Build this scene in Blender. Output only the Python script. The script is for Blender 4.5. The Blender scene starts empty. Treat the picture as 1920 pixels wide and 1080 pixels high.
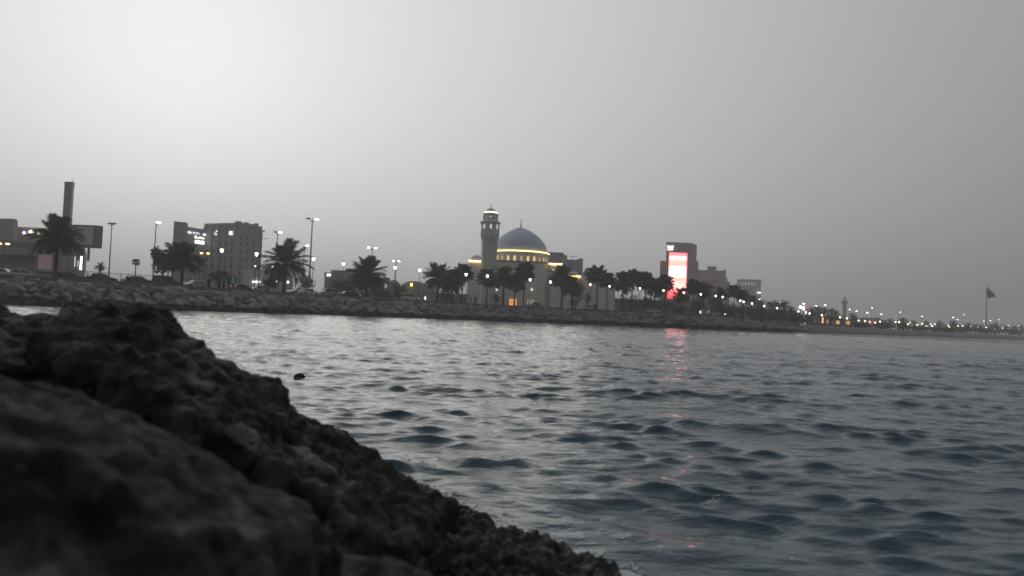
import bpy, bmesh, math, random
import numpy as np
from mathutils import Vector, Matrix, noise as mnoise

R = math.radians
SC = bpy.context.scene
COL = SC.collection

# ------------------------------------------------------------------ camera
F_PX, CAM_H = 1400.0, 1.05
PITCH, ROLL = math.atan(54.3 * math.cos(math.atan(0.0414)) / F_PX), math.atan(0.0414)
fwd = Vector((0, math.cos(PITCH), math.sin(PITCH)))
up0 = Vector((0, -math.sin(PITCH), math.cos(PITCH)))
rgt = Vector((1, 0, 0)) * math.cos(ROLL) + up0 * math.sin(ROLL)
upv = up0 * math.cos(ROLL) - Vector((1, 0, 0)) * math.sin(ROLL)
CAM = Vector((0, 0, CAM_H))
cam = bpy.data.cameras.new('camera')
cam.lens = 36.0 * F_PX / 1920
cam.sensor_width = 36
cam.clip_start, cam.clip_end = 0.05, 20000
cam.dof.use_dof = True
cam.dof.focus_distance = 120
cam.dof.aperture_fstop = 2.9
camo = bpy.data.objects.new('camera', cam)
camo.matrix_world = Matrix(((rgt.x, upv.x, -fwd.x, CAM.x), (rgt.y, upv.y, -fwd.y, CAM.y), (rgt.z, upv.z, -fwd.z, CAM.z), (0, 0, 0, 1)))
COL.objects.link(camo)
SC.camera = camo

# ------------------------------------------------------------------ sky, sun, exposure
SUN_AZ, SUN_EL = R(-25), R(16)          # azimuth from +Y, clockwise
SUN = Vector((math.sin(SUN_AZ) * math.cos(SUN_EL), math.cos(SUN_AZ) * math.cos(SUN_EL), math.sin(SUN_EL)))
SC.view_settings.view_transform = 'Standard'
SC.view_settings.look = 'None'
SC.view_settings.exposure = 0.0
SC.view_settings.gamma = 1.0
SC.cycles.use_denoising = True
SC.cycles.sample_clamp_indirect = 6.0
SC.cycles.max_bounces = 6
SC.cycles.diffuse_bounces = 2
SC.cycles.glossy_bounces = 3
SC.cycles.transmission_bounces = 3
SC.cycles.volume_bounces = 1
SC.cycles.caustics_reflective = False
SC.cycles.caustics_refractive = False
SC.cycles.filter_width = 1.7


class NT:
    """small helper for node trees"""
    def __init__(s, tree):
        s.t = tree
        s.t.nodes.clear()

    def n(s, kind, **kw):
        nd = s.t.nodes.new(kind)
        for k, v in kw.items():
            setattr(nd, k, v)
        return nd

    def put(s, sock, v):
        if isinstance(v, bpy.types.NodeSocket):
            s.t.links.new(v, sock)
        elif v is not None:
            sock.default_value = v

    def math(s, op, a, b=None, c=None):
        nd = s.n('ShaderNodeMath', operation=op)
        for i, v in enumerate((a, b, c)):
            s.put(nd.inputs[i], v)
        return nd.outputs[0]

    def mix(s, f, a, b):
        nd = s.n('ShaderNodeMix', data_type='RGBA')
        s.put(nd.inputs[0], f)
        s.put(nd.inputs[6], a)
        s.put(nd.inputs[7], b)
        return nd.outputs[2]

    def noise(s, vec, scale, detail=4, rough=.55, out=0):
        nd = s.n('ShaderNodeTexNoise')
        s.put(nd.inputs['Vector'], vec)
        nd.inputs['Scale'].default_value = scale
        nd.inputs['Detail'].default_value = detail
        nd.inputs['Roughness'].default_value = rough
        return nd.outputs[out]

    def ramp(s, f, *stops):
        nd = s.n('ShaderNodeValToRGB')
        el = nd.color_ramp.elements
        while len(el) < len(stops):
            el.new(.5)
        for e, (p, c) in zip(el, stops):
            e.position = p
            e.color = c if len(c) == 4 else (*c, 1)
        s.put(nd.inputs[0], f)
        return nd.outputs[0]


world = bpy.data.worlds.new('World')
SC.world = world
world.use_nodes = True
w = NT(world.node_tree)
tc = w.n('ShaderNodeTexCoord')
sky = w.n('ShaderNodeTexSky', sky_type='NISHITA')
sky.sun_disc = False
sky.sun_elevation = SUN_EL
sky.sun_rotation = SUN_AZ
sky.dust_density = 10
sky.air_density = 1.5
hs = w.n('ShaderNodeHueSaturation')
hs.inputs['Saturation'].default_value = .12
w.put(hs.inputs['Color'], sky.outputs[0])
# dust veil of the overcast evening: a broad aureole round the hidden sun, dimmer low down where the dust is thickest
dt = w.n('ShaderNodeVectorMath', operation='DOT_PRODUCT')
w.put(dt.inputs[0], tc.outputs['Generated'])
dt.inputs[1].default_value = SUN
glow = w.math('EXPONENT', w.math('MULTIPLY', w.math('SUBTRACT', dt.outputs['Value'], 1.0), 2.2))
sep = w.n('ShaderNodeSeparateXYZ')
w.put(sep.inputs[0], tc.outputs['Generated'])
el = w.math('MAXIMUM', sep.outputs['Z'], 0.0)
ext = w.math('SUBTRACT', 1.0, w.math('MULTIPLY', w.math('EXPONENT', w.math('MULTIPLY', el, -8.5)), .5))
lum = w.math('MULTIPLY', w.math('ADD', w.math('MULTIPLY', glow, .665), .143), ext)
tint = w.mix(w.math('MINIMUM', w.math('MULTIPLY', glow, 1.0), 1.0), (.972, .992, 1.032, 1), (1.0, .995, .985, 1))
tint = w.mix(w.math('EXPONENT', w.math('MULTIPLY', el, -9.0)), tint, (1.012, .988, .992, 1))
veil = w.n('ShaderNodeVectorMath', operation='SCALE')
w.put(veil.inputs[0], tint)
w.put(veil.inputs['Scale'], lum)
b1 = w.n('ShaderNodeBackground')
w.put(b1.inputs[0], hs.outputs[0])
b1.inputs[1].default_value = .0025
b2 = w.n('ShaderNodeBackground')
w.put(b2.inputs[0], veil.outputs[0])
b2.inputs[1].default_value = .93
ads = w.n('ShaderNodeAddShader')
w.put(ads.inputs[0], b1.outputs[0])
w.put(ads.inputs[1], b2.outputs[0])
wo = w.n('ShaderNodeOutputWorld')
w.put(wo.inputs[0], ads.outputs[0])

sl = bpy.data.lights.new('sun', 'SUN')
sl.energy = .5
sl.angle = R(60)
sl.color = (1, .95, .88)
so = bpy.data.objects.new('sun', sl)
so.rotation_euler = (-SUN).to_track_quat('-Z', 'Y').to_euler()
COL.objects.link(so)


# ------------------------------------------------------------------ pixel -> place
def ray(px, py):
    return fwd + rgt * ((px - 960) / F_PX) + upv * ((540 - py) / F_PX)


def pt(px, py, Y):
    """the point seen at pixel (px, py) of the photograph at forward distance Y"""
    d = ray(px, py)
    return CAM + d * (Y / d.y)


def gnd(px, py, z=0.0):
    d = ray(px, py)
    return CAM + d * ((z - CAM_H) / d.z)


WL = [(35, 572), (170, 576.8), (300, 581), (450, 585.3), (600, 590), (760, 595.5), (900, 600.5), (1060, 606.3), (1200, 612), (1360, 618.4),
      (1460, 621.6), (1560, 625), (1660, 628.3), (1760, 631.7), (1840, 634.3), (1920, 637)]
SHP = [gnd(*p) for p in WL]
SH_PX = np.array([p[0] for p in WL], float)
SH_Y = np.array([p.y for p in SHP])


def shore_y(px):
    return float(np.interp(px, SH_PX, SH_Y))


NIN = Vector((-.7071, .7071, 0))            # inland
GZ = 3.6                                    # level of the promenade


def base(px, e, z=GZ):
    """foot of a thing that stands in column px, e metres behind the waterline"""
    Y = shore_y(px) + e
    py = 560 + .0414 * px
    for _ in range(3):
        p = pt(px, py, Y)
        hz = 554.6 + .0414 * px
        py = hz - (z - CAM_H) * F_PX / Y
    p = pt(px, py, Y)
    return Vector((p.x, p.y, z))


# ------------------------------------------------------------------ materials
MATS = {}


def mat(name, col, rough=.8, var=.25, scale=2.0, bump=0, bscale=8, metal=0, spec=.3, emit=None, trans=0, sampling=None):
    if name in MATS:
        return MATS[name]
    m = bpy.data.materials.new(name)
    m.use_nodes = True
    t = NT(m.node_tree)
    out = t.n('ShaderNodeOutputMaterial')
    if emit is not None:
        e = t.n('ShaderNodeEmission')
        e.inputs[0].default_value = (*col, 1)
        e.inputs[1].default_value = emit
        t.put(out.inputs[0], e.outputs[0])
        if sampling:
            m.cycles.emission_sampling = sampling
        MATS[name] = m
        return m
    p = t.n('ShaderNodeBsdfPrincipled')
    tcn = t.n('ShaderNodeTexCoord')
    ns = t.noise(tcn.outputs['Object'], scale, 5, .6)
    lo = tuple(c * (1 - var) for c in col)
    hi = tuple(min(1, c * (1 + var)) for c in col)
    c = t.ramp(ns, (.3, lo), (.7, hi))
    t.put(p.inputs['Base Color'], c)
    p.inputs['Roughness'].default_value = rough
    p.inputs['Metallic'].default_value = metal
    p.inputs['Specular IOR Level'].default_value = spec
    if bump:
        b = t.n('ShaderNodeBump')
        b.inputs['Strength'].default_value = bump
        b.inputs['Distance'].default_value = .1
        t.put(b.inputs['Height'], t.noise(tcn.outputs['Object'], bscale, 6, .6))
        t.put(p.inputs['Normal'], b.outputs[0])
    if trans:
        tr = t.n('ShaderNodeBsdfTranslucent')
        t.put(tr.inputs[0], c)
        mx = t.n('ShaderNodeMixShader')
        mx.inputs[0].default_value = trans
        t.put(mx.inputs[1], p.outputs[0])
        t.put(mx.inputs[2], tr.outputs[0])
        t.put(out.inputs[0], mx.outputs[0])
    else:
        t.put(out.inputs[0], p.outputs[0])
    MATS[name] = m
    return m


# ------------------------------------------------------------------ mesh builder
class MB:
    def __init__(s):
        s.v, s.f, s.mi = [], [], []
        s.cur = 0

    def add(s, vs, fs):
        o = len(s.v)
        s.v += [tuple(q) for q in vs]
        s.f += [tuple(i + o for i in f) for f in fs]
        s.mi += [s.cur] * len(fs)
        return s

    def box(s, x0, x1, y0, y1, z0, z1):
        return s.add([(x0, y0, z0), (x1, y0, z0), (x1, y1, z0), (x0, y1, z0), (x0, y0, z1), (x1, y0, z1), (x1, y1, z1), (x0, y1, z1)],
                     [(3, 2, 1, 0), (4, 5, 6, 7), (0, 1, 5, 4), (1, 2, 6, 5), (2, 3, 7, 6), (3, 0, 4, 7)])

    def prism(s, poly, z0, z1):
        n = len(poly)
        return s.add([(x, y, z0) for x, y in poly] + [(x, y, z1) for x, y in poly],
                     [tuple(range(n - 1, -1, -1)), tuple(range(n, 2 * n))] + [(i, (i + 1) % n, n + (i + 1) % n, n + i) for i in range(n)])

    def tube(s, pts, rad, n=8):
        pts = [Vector(p) for p in pts]
        if not hasattr(rad, '__len__'):
            rad = [rad] * len(pts)
        vs, fs = [], []
        prev = None
        for i, p in enumerate(pts):
            d = (pts[min(i + 1, len(pts) - 1)] - pts[max(i - 1, 0)]).normalized()
            a = prev if prev is not None else (Vector((1, 0, 0)) if abs(d.z) > .7 else Vector((0, 0, 1)))
            a = (a - d * a.dot(d)).normalized()
            prev = a
            b = d.cross(a)
            for k in range(n):
                t = 2 * math.pi * k / n
                vs.append(p + (a * math.cos(t) + b * math.sin(t)) * rad[i])
        for i in range(len(pts) - 1):
            for k in range(n):
                fs.append((i * n + k, i * n + (k + 1) % n, (i + 1) * n + (k + 1) % n, (i + 1) * n + k))
        fs.append(tuple(range(n - 1, -1, -1)))
        fs.append(tuple(range((len(pts) - 1) * n, len(pts) * n)))
        return s.add(vs, fs)

    def lathe(s, prof, n=16, c=(0, 0, 0), sx=1, sy=1, ph=0):
        vs, fs = [], []
        for r, z in prof:
            for k in range(n):
                t = 2 * math.pi * k / n + ph
                vs.append((c[0] + r * sx * math.cos(t), c[1] + r * sy * math.sin(t), c[2] + z))
        for i in range(len(prof) - 1):
            for k in range(n):
                fs.append((i * n + k, i * n + (k + 1) % n, (i + 1) * n + (k + 1) % n, (i + 1) * n + k))
        fs.append(tuple(range(n - 1, -1, -1)))
        fs.append(tuple(range((len(prof) - 1) * n, len(prof) * n)))
        return s.add(vs, fs)

    def merge(s, me, M):
        o = len(s.v)
        s.v += [tuple(M @ v.co) for v in me.vertices]
        s.f += [tuple(i + o for i in p.vertices) for p in me.polygons]
        s.mi += [s.cur] * len(me.polygons)
        return s

    def mesh(s, name, mats, smooth=False):
        me = bpy.data.meshes.new(name)
        me.from_pydata(s.v, [], s.f)
        for m in (mats if isinstance(mats, (list, tuple)) else [mats]):
            me.materials.append(m)
        if max(s.mi, default=0) > 0:
            me.polygons.foreach_set('material_index', s.mi)
        if smooth:
            me.polygons.foreach_set('use_smooth', [True] * len(me.polygons))
        me.update()
        return me


def link(name, data, parent=None, loc=None, rz=None):
    o = bpy.data.objects.new(name, data)
    COL.objects.link(o)
    if parent is not None:
        o.parent = parent
    if loc is not None:
        o.location = loc
    if rz is not None:
        o.rotation_euler = (0, 0, rz)
    return o


def part(name, mb, m, parent, loc=None, rz=None, smooth=False):
    return link(name, mb.mesh(name, m, smooth), parent, loc, rz)


def tag(o, label, cat=None, group=None, kind=None):
    o['label'] = label
    if cat:
        o['category'] = cat
    if group:
        o['group'] = group
    if kind:
        o['kind'] = kind
    return o


def thing(name, label, cat, loc=(0, 0, 0), rz=0, group=None):
    return tag(link(name, None, None, loc, rz), label, cat, group)


def copy_tree(o, parent=None):
    c = o.copy()
    COL.objects.link(c)
    c.parent = parent
    for ch in list(o.children):
        copy_tree(ch, c)
    return c


ORD = ['first', 'second', 'third', 'fourth', 'fifth', 'sixth', 'seventh', 'eighth', 'ninth', 'tenth', 'eleventh', 'twelfth', 'thirteenth',
       'fourteenth', 'fifteenth', 'sixteenth', 'seventeenth', 'eighteenth', 'nineteenth', 'twentieth', 'twenty-first', 'twenty-second',
       'twenty-third', 'twenty-fourth', 'twenty-fifth', 'twenty-sixth', 'twenty-seventh', 'twenty-eighth', 'twenty-ninth', 'thirtieth']
random.seed(7)
rng = np.random.default_rng(11)

# ================================================================== SETTING: water
def build_water():
    r1 = np.geomspace(.5, 2.4, 14, endpoint=False)
    r2 = np.geomspace(2.4, 25, 470, endpoint=False)
    r3 = np.concatenate([np.geomspace(25, 150, 460, endpoint=False), np.geomspace(150, 520, 60, endpoint=False)])
    r4 = np.geomspace(520, 3000, 14)
    rad = np.concatenate([r1, r2, r3, r4])
    a1 = np.linspace(R(-41), R(41), 780)
    a2 = np.linspace(R(41), R(319), 50)[1:-1]
    az = np.concatenate([a1, a2])
    nr, na = len(rad), len(az)
    RR, AA = np.meshgrid(rad, az, indexing='ij')
    X, Y = RR * np.sin(AA), RR * np.cos(AA)
    dr = np.gradient(rad)[:, None]
    sp = np.maximum(dr * .8, RR * (R(82) / 780))
    far = (np.abs(np.where(AA > math.pi, AA - 2 * math.pi, AA)) > R(41.01))
    sp = np.where(far, RR * .12, sp)
    Z = np.zeros_like(X)
    DX, DY = np.zeros_like(X), np.zeros_like(X)
    # slow patches of calmer and rougher water
    patch = np.ones_like(X)
    for _ in range(7):
        th = rng.uniform(0, 6.28)
        k = 2 * math.pi / rng.uniform(5, 26)
        patch += .2 * np.sin(k * (X * math.cos(th) + Y * math.sin(th)) + rng.uniform(0, 6.28))
    patch = np.clip(.5 + .5 * patch, .75, 1.25)
    fine = np.zeros_like(X)          # gusts: small ripples come in streaks
    for _ in range(12):
        th = R(-112) + rng.normal(0, .5)
        k = 2 * math.pi / rng.uniform(.9, 5)
        fine += np.sin(k * (X * math.cos(th) * 1.2 + Y * math.sin(th)) + rng.uniform(0, 6.28)) * .42
    fine = np.clip(.95 + .35 * fine, .55, 1.45)
    main = R(-98)
    for i in range(140):
        lam = .16 * (3.4 / .16) ** rng.power(.9) if i > 2 else rng.uniform(1.6, 3.2)
        th = main + rng.normal(0, .26 if lam > .8 else .40)
        k = 2 * math.pi / lam
        amp = (.0019 * lam ** .7 if lam > 1.3 else .0031 * lam ** .7 if lam > .7 else .0039 * lam ** .7) * rng.uniform(.5, 1.4)
        fade = np.clip((lam / sp - 1.3) / 1.6, 0, 1)
        ph = k * (X * math.cos(th) + Y * math.sin(th)) + rng.uniform(0, 6.28)
        a = amp * fade * (fine if lam < .7 else patch if lam < 1.6 else 1.0)
        Z += a * np.cos(ph)
        DX -= 1.0 * a * np.sin(ph) * math.cos(th)
        DY -= 1.0 * a * np.sin(ph) * math.sin(th)
    # one wave rearing up as it meets the near rocks
    c = gnd(872, 872)
    u = (X - c.x) * .97 + (Y - c.y) * .25
    v = -(X - c.x) * .25 + (Y - c.y) * .97
    Z += .05 * np.exp(-(u / .6) ** 4) * np.exp(-np.where(v > 0, v / .28, v / .1) ** 2) * (1 + .35 * np.sin(7 * u) + .2 * np.sin(17 * u + 1))
    c = gnd(985, 915)
    u, v = X - c.x, Y - c.y
    Z += .015 * np.exp(-(u / .5) ** 2) * np.exp(-(v / .11) ** 2) * (1 + .4 * np.sin(11 * u))
    X, Y = X + DX, Y + DY
    V = np.stack([X, Y, Z], -1).reshape(-1, 3)
    ii, jj = np.meshgrid(np.arange(nr - 1), np.arange(na), indexing='ij')
    j2 = (jj + 1) % na
    Fq = np.stack([ii * na + jj, ii * na + j2, (ii + 1) * na + j2, (ii + 1) * na + jj], -1).reshape(-1, 4)[:, ::-1]
    me = bpy.data.meshes.new('water')
    me.vertices.add(len(V))
    me.vertices.foreach_set('co', V.astype(np.float32).ravel())
    me.loops.add(Fq.size)
    me.loops.foreach_set('vertex_index', Fq.astype(np.int32).ravel())
    me.polygons.add(len(Fq))
    me.polygons.foreach_set('loop_start', np.arange(0, Fq.size, 4, dtype=np.int32))
    me.polygons.foreach_set('use_smooth', np.ones(len(Fq), bool))
    me.update(calc_edges=True)
    m = bpy.data.materials.new('sea water')
    m.use_nodes = True
    t = NT(m.node_tree)
    p = t.n('ShaderNodeBsdfPrincipled')
    p.inputs['Base Color'].default_value = (.043, .084, .112, 1)
    p.inputs['Roughness'].default_value = .04
    p.inputs['IOR'].default_value = 1.335
    p.inputs['Specular IOR Level'].default_value = .5
    tcn = t.n('ShaderNodeTexCoord')
    mp = t.n('ShaderNodeMapping')
    mp.inputs['Rotation'].default_value = (0, 0, R(-20))
    mp.inputs['Scale'].default_value = (.5, 1.25, 1)
    t.put(mp.inputs[0], tcn.outputs['Object'])
    h = t.math('ADD', t.math('MULTIPLY', t.noise(mp.outputs[0], 7, 4, .55), 1.5), t.math('MULTIPLY', t.noise(mp.outputs[0], .9, 5, .55), 3.0))
    b = t.n('ShaderNodeBump')
    b.inputs['Strength'].default_value = .36
    b.inputs['Distance'].default_value = .045
    t.put(b.inputs['Height'], h)
    t.put(p.inputs['Normal'], b.outputs[0])
    o = t.n('ShaderNodeOutputMaterial')
    t.put(o.inputs[0], p.outputs[0])
    me.materials.append(m)
    ob = link('water', me)
    tag(ob, 'choppy grey sea in front of the seawall', None, None, 'structure')


build_water()

# ================================================================== SETTING: ground
ext_l = [SHP[0] + Vector((-25, -47, 0)) * k for k in (8, 4, 2, 1)]
ext_r = [SHP[-1] + Vector((120, 125, 0)) * k for k in (1, 3, 8)]
LINE = ext_l + SHP + ext_r
# smooth resample of the waterline by arc length
_l = [0.0]
for a, b in zip(LINE, LINE[1:]):
    _l.append(_l[-1] + (b - a).length)
_l = np.array(_l)
_lx = np.array([p.x for p in LINE])
_ly = np.array([p.y for p in LINE])


def line_at(s):
    q = [Vector((float(np.interp(s + d, _l, _lx)), float(np.interp(s + d, _l, _ly)), 0)) for d in (-6, -3, 0, 3, 6)]
    return (q[0] + q[1] * 2 + q[2] * 2 + q[3] * 2 + q[4]) / 8


def line_px(s):
    p = line_at(s) - CAM
    y = p.dot(fwd)
    return 960 + F_PX * p.dot(rgt) / y if y > 1 else -9999


S0 = float(_l[len(ext_l)])
S_BEACH0 = float(np.interp(1430, [line_px(s) for s in np.arange(S0, _l[-4], 4)], np.arange(S0, _l[-4], 4)))
S_BEACH1 = S_BEACH0 + 45

wall_prof = [(-8, -2.4), (-1.5, -1.1), (0, -.7), (1.3, .0), (2.6, .85), (3.9, 1.75), (5.2, 2.6), (6.2, 3.3), (9, 3.58), (14, GZ), (30, GZ), (60, GZ), (140, GZ), (600, GZ + .2), (2500, GZ + .4)]
beach_prof = [(-14, -2.4), (-4, -.5), (0, -.04), (2, .14), (5, .45), (9, .85), (15, 1.4), (22, 2.0), (30, 2.5), (38, 2.9), (50, 3.2), (70, 3.4), (140, GZ), (600, GZ + .2), (2500, GZ + .4)]


def build_ground():
    ss = np.concatenate([np.linspace(0, S0, 20, endpoint=False), np.arange(S0, S_BEACH1 + 250, 3.0), np.linspace(S_BEACH1 + 252, _l[-1], 60)])
    vs, fs = [], []
    n = len(wall_prof)
    for s in ss:
        p = line_at(s)
        w_ = min(1, max(0, (s - S_BEACH0) / (S_BEACH1 - S_BEACH0)))
        for (d0, z0), (d1, z1) in zip(wall_prof, beach_prof):
            d, z = d0 + (d1 - d0) * w_, z0 + (z1 - z0) * w_
            q = p + NIN * d
            zz = z + (.12 * mnoise.noise(q * .25) + .05 * mnoise.noise(q * .9) if d < 40 else 0) * (1 if d > 1 else .3)
            vs.append((q.x, q.y, zz))
    for i in range(len(ss) - 1):
        for j in range(n - 1):
            fs.append((i * n + j, (i + 1) * n + j, (i + 1) * n + j + 1, i * n + j + 1))
    mb = MB()
    mb.add(vs, fs)
    m = bpy.data.materials.new('shore sand and rubble')
    m.use_nodes = True
    t = NT(m.node_tree)
    p = t.n('ShaderNodeBsdfPrincipled')
    tcn = t.n('ShaderNodeTexCoord')
    c = t.ramp(t.noise(tcn.outputs['Object'], .4, 8, .65), (.3, (.085, .08, .072)), (.7, (.17, .158, .14)))
    sepn = t.n('ShaderNodeSeparateXYZ')
    t.put(sepn.inputs[0], tcn.outputs['Object'])
    zz = t.math('ADD', sepn.outputs['Z'], t.math('MULTIPLY', t.noise(tcn.outputs['Object'], .5, 4), .5))
    wet = t.n('ShaderNodeMapRange')
    t.put(wet.inputs[0], zz)
    wet.inputs[1].default_value, wet.inputs[2].default_value = .45, .95
    t.put(p.inputs['Base Color'], t.mix(wet.outputs[0], (.022, .022, .022, 1), c))
    p.inputs['Roughness'].default_value = .9
    p.inputs['Specular IOR Level'].default_value = .2
    b = t.n('ShaderNodeBump')
    b.inputs['Strength'].default_value = .6
    t.put(b.inputs['Height'], t.noise(tcn.outputs['Object'], 2.5, 8, .6))
    t.put(p.inputs['Normal'], b.outputs[0])
    o = t.n('ShaderNodeOutputMaterial')
    t.put(o.inputs[0], p.outputs[0])
    ob = part('ground', mb, m, None, smooth=True)
    tag(ob, 'land behind the seawall with a dark sandy beach further off', None, None, 'structure')

    def strip(name, d0, d1, z, m_, label, s_a=0, s_b=None):
        s_b = s_b or S_BEACH0
        g = MB()
        sx = np.arange(s_a, s_b, 6.0)
        vv, ff = [], []
        for s in sx:
            p_ = line_at(s)
            for d in (d0, d1):
                q = p_ + NIN * d
                vv.append((q.x, q.y, z))
        for i in range(len(sx) - 1):
            ff.append((2 * i, 2 * i + 2, 2 * i + 3, 2 * i + 1))
        g.add(vv, ff)
        tag(part(name, g, m_, None), label, None, None, 'structure')
    strip('pavement', 8.2, 13.2, GZ + .13, mat('paving', (.24, .22, .2), .85, .15, 1.5, .2), 'pale promenade pavement along the top of the seawall')
    strip('road', 20, 32, GZ + .12, mat('asphalt', (.05, .05, .052), .9, .2, 3, .2), 'asphalt corniche road behind the palms')
    strip('lawn', 13.4, 19.8, GZ + .1, mat('lawn', (.045, .07, .025), .95, .3, 1, .3), 'strip of lawn between promenade and road')


build_ground()

# ------------------------------------------------------------------ seawall: boulders
def wet_stone(name, col, z_wet):
    m = bpy.data.materials.new(name)
    m.use_nodes = True
    t = NT(m.node_tree)
    p = t.n('ShaderNodeBsdfPrincipled')
    tcn = t.n('ShaderNodeTexCoord')
    geo = t.n('ShaderNodeNewGeometry')
    oi = t.n('ShaderNodeObjectInfo')
    n1 = t.noise(geo.outputs['Position'], .55, 2, .5)
    n2 = t.noise(geo.outputs['Position'], 3.5, 6, .65)
    c = t.ramp(t.math('ADD', t.math('MULTIPLY', n1, .65), t.math('MULTIPLY', n2, .35)), (.33, tuple(x * .72 for x in col)), (.68, tuple(x * 1.25 for x in col)))
    sepn = t.n('ShaderNodeSeparateXYZ')
    t.put(sepn.inputs[0], geo.outputs['Position'])
    zz = t.math('ADD', sepn.outputs['Z'], t.math('MULTIPLY', t.math('SUBTRACT', t.noise(geo.outputs['Position'], .35, 3), .5), 1.5))
    wet = t.n('ShaderNodeMapRange')
    t.put(wet.inputs[0], zz)
    wet.inputs[1].default_value, wet.inputs[2].default_value = z_wet - .12, z_wet + .12
    t.put(p.inputs['Base Color'], t.mix(wet.outputs[0], (.020, .021, .020, 1), c))
    p.inputs['Roughness'].default_value = .85
    p.inputs['Specular IOR Level'].default_value = .25
    b = t.n('ShaderNodeBump')
    b.inputs['Strength'].default_value = .5
    t.put(b.inputs['Height'], n2)
    t.put(p.inputs['Normal'], b.outputs[0])
    o = t.n('ShaderNodeOutputMaterial')
    t.put(o.inputs[0], p.outputs[0])
    return m


STONE = wet_stone('armour stone with wet foot', (.25, .25, .268), .95)


def stone_mesh(seed):
    rr = random.Random(seed)
    bm = bmesh.new()
    for _ in range(17):
        v = Vector((rr.gauss(0, 1), rr.gauss(0, 1), rr.gauss(0, 1))).normalized()
        k = max(abs(v.x), abs(v.y), abs(v.z))
        v = v * (.55 + .45 / k) * rr.uniform(.85, 1.0)
        bm.verts.new((v.x * .62, v.y * .5, v.z * .42))
    bmesh.ops.convex_hull(bm, input=bm.verts)
    bmesh.ops.delete(bm, geom=[v for v in bm.verts if not v.link_faces], context='VERTS')
    bmesh.ops.bevel(bm, geom=list(bm.edges), offset=.035, segments=1, affect='EDGES', clamp_overlap=True)
    me = bpy.data.meshes.new('stone')
    bm.to_mesh(me)
    bm.free()
    me.materials.append(STONE)
    return me


STONES = [stone_mesh(100 + i) for i in range(9)]


def build_seawall():
    root = thing('seawall', 'sloping seawall of grey boulders with a dark wet foot along the water', 'seawall', base(500, 4))
    root['kind'] = 'thing'
    root.location.z = 0
    items = []
    s = S0 - 30
    while s < S_BEACH1 - 6:
        for row in range(6):
            d = .1 + row * 1.02 + random.uniform(-.35, .35)
            z = -.05 + row * .62 + random.uniform(-.2, .2)
            big = random.random()
            size = random.uniform(1.55, 2.3) if big < .6 else random.uniform(.9, 1.4)
            if row == 5:
                size *= .85
                z -= .12
            px = line_px(s)
            if s > S_BEACH0:
                k = 1 - (s - S_BEACH0) / (S_BEACH1 - S_BEACH0)
                z *= max(.2, k)
                size *= max(.4, k)
            p = line_at(s + random.uniform(-.6, .6)) + NIN * d
            items.append((px, p.y, size, Vector((p.x, p.y, z))))
        s += 1.62
    items.sort(key=lambda it: (not (-30 < it[0] < 1500), it[1] / it[2]))
    mbx = MB()
    for i, (px, y, size, p) in enumerate(items):
        me = STONES[i % len(STONES)]
        M = Matrix.LocRotScale(p, Matrix.Rotation(random.uniform(0, 6.28), 3, 'Z') @ Matrix.Rotation(random.uniform(-.5, .5), 3, 'X') @ Matrix.Rotation(random.uniform(-.4, .4), 3, 'Y'),
                               Vector((size * random.uniform(.9, 1.25), size * random.uniform(.9, 1.1), size * random.uniform(.8, 1.15))))
        if i < 300:
            o = link('stone', me, root)
            o.matrix_world = Matrix.Translation(-root.location) @ M
        else:
            mbx.merge(me, Matrix.Translation(-root.location) @ M)
    far = part('far_stones', mbx, STONE, root)
    far['kind'] = 'stuff'
    # low parapet on the crest
    g = MB()
    ss = np.arange(0, S_BEACH0 + 10, 3.0)
    prof = [(6.6, GZ - .4), (6.6, GZ + .26), (7.15, GZ + .3), (7.15, GZ - .4)]
    vs, fs = [], []
    for s in ss:
        p = line_at(s)
        for d, z in prof:
            q = p + NIN * d
            vs.append((q.x, q.y, z))
    for i in range(len(ss) - 1):
        for j in range(3):
            fs.append((i * 4 + j, (i + 1) * 4 + j, (i + 1) * 4 + j + 1, i * 4 + j + 1))
    g.add(vs, fs)
    tag(part('parapet_wall', g, mat('parapet concrete', (.15, .145, .14), .9, .2, .6, .2), None), 'low concrete parapet running along the crest of the boulder seawall', 'wall', None, 'thing')


build_seawall()

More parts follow.
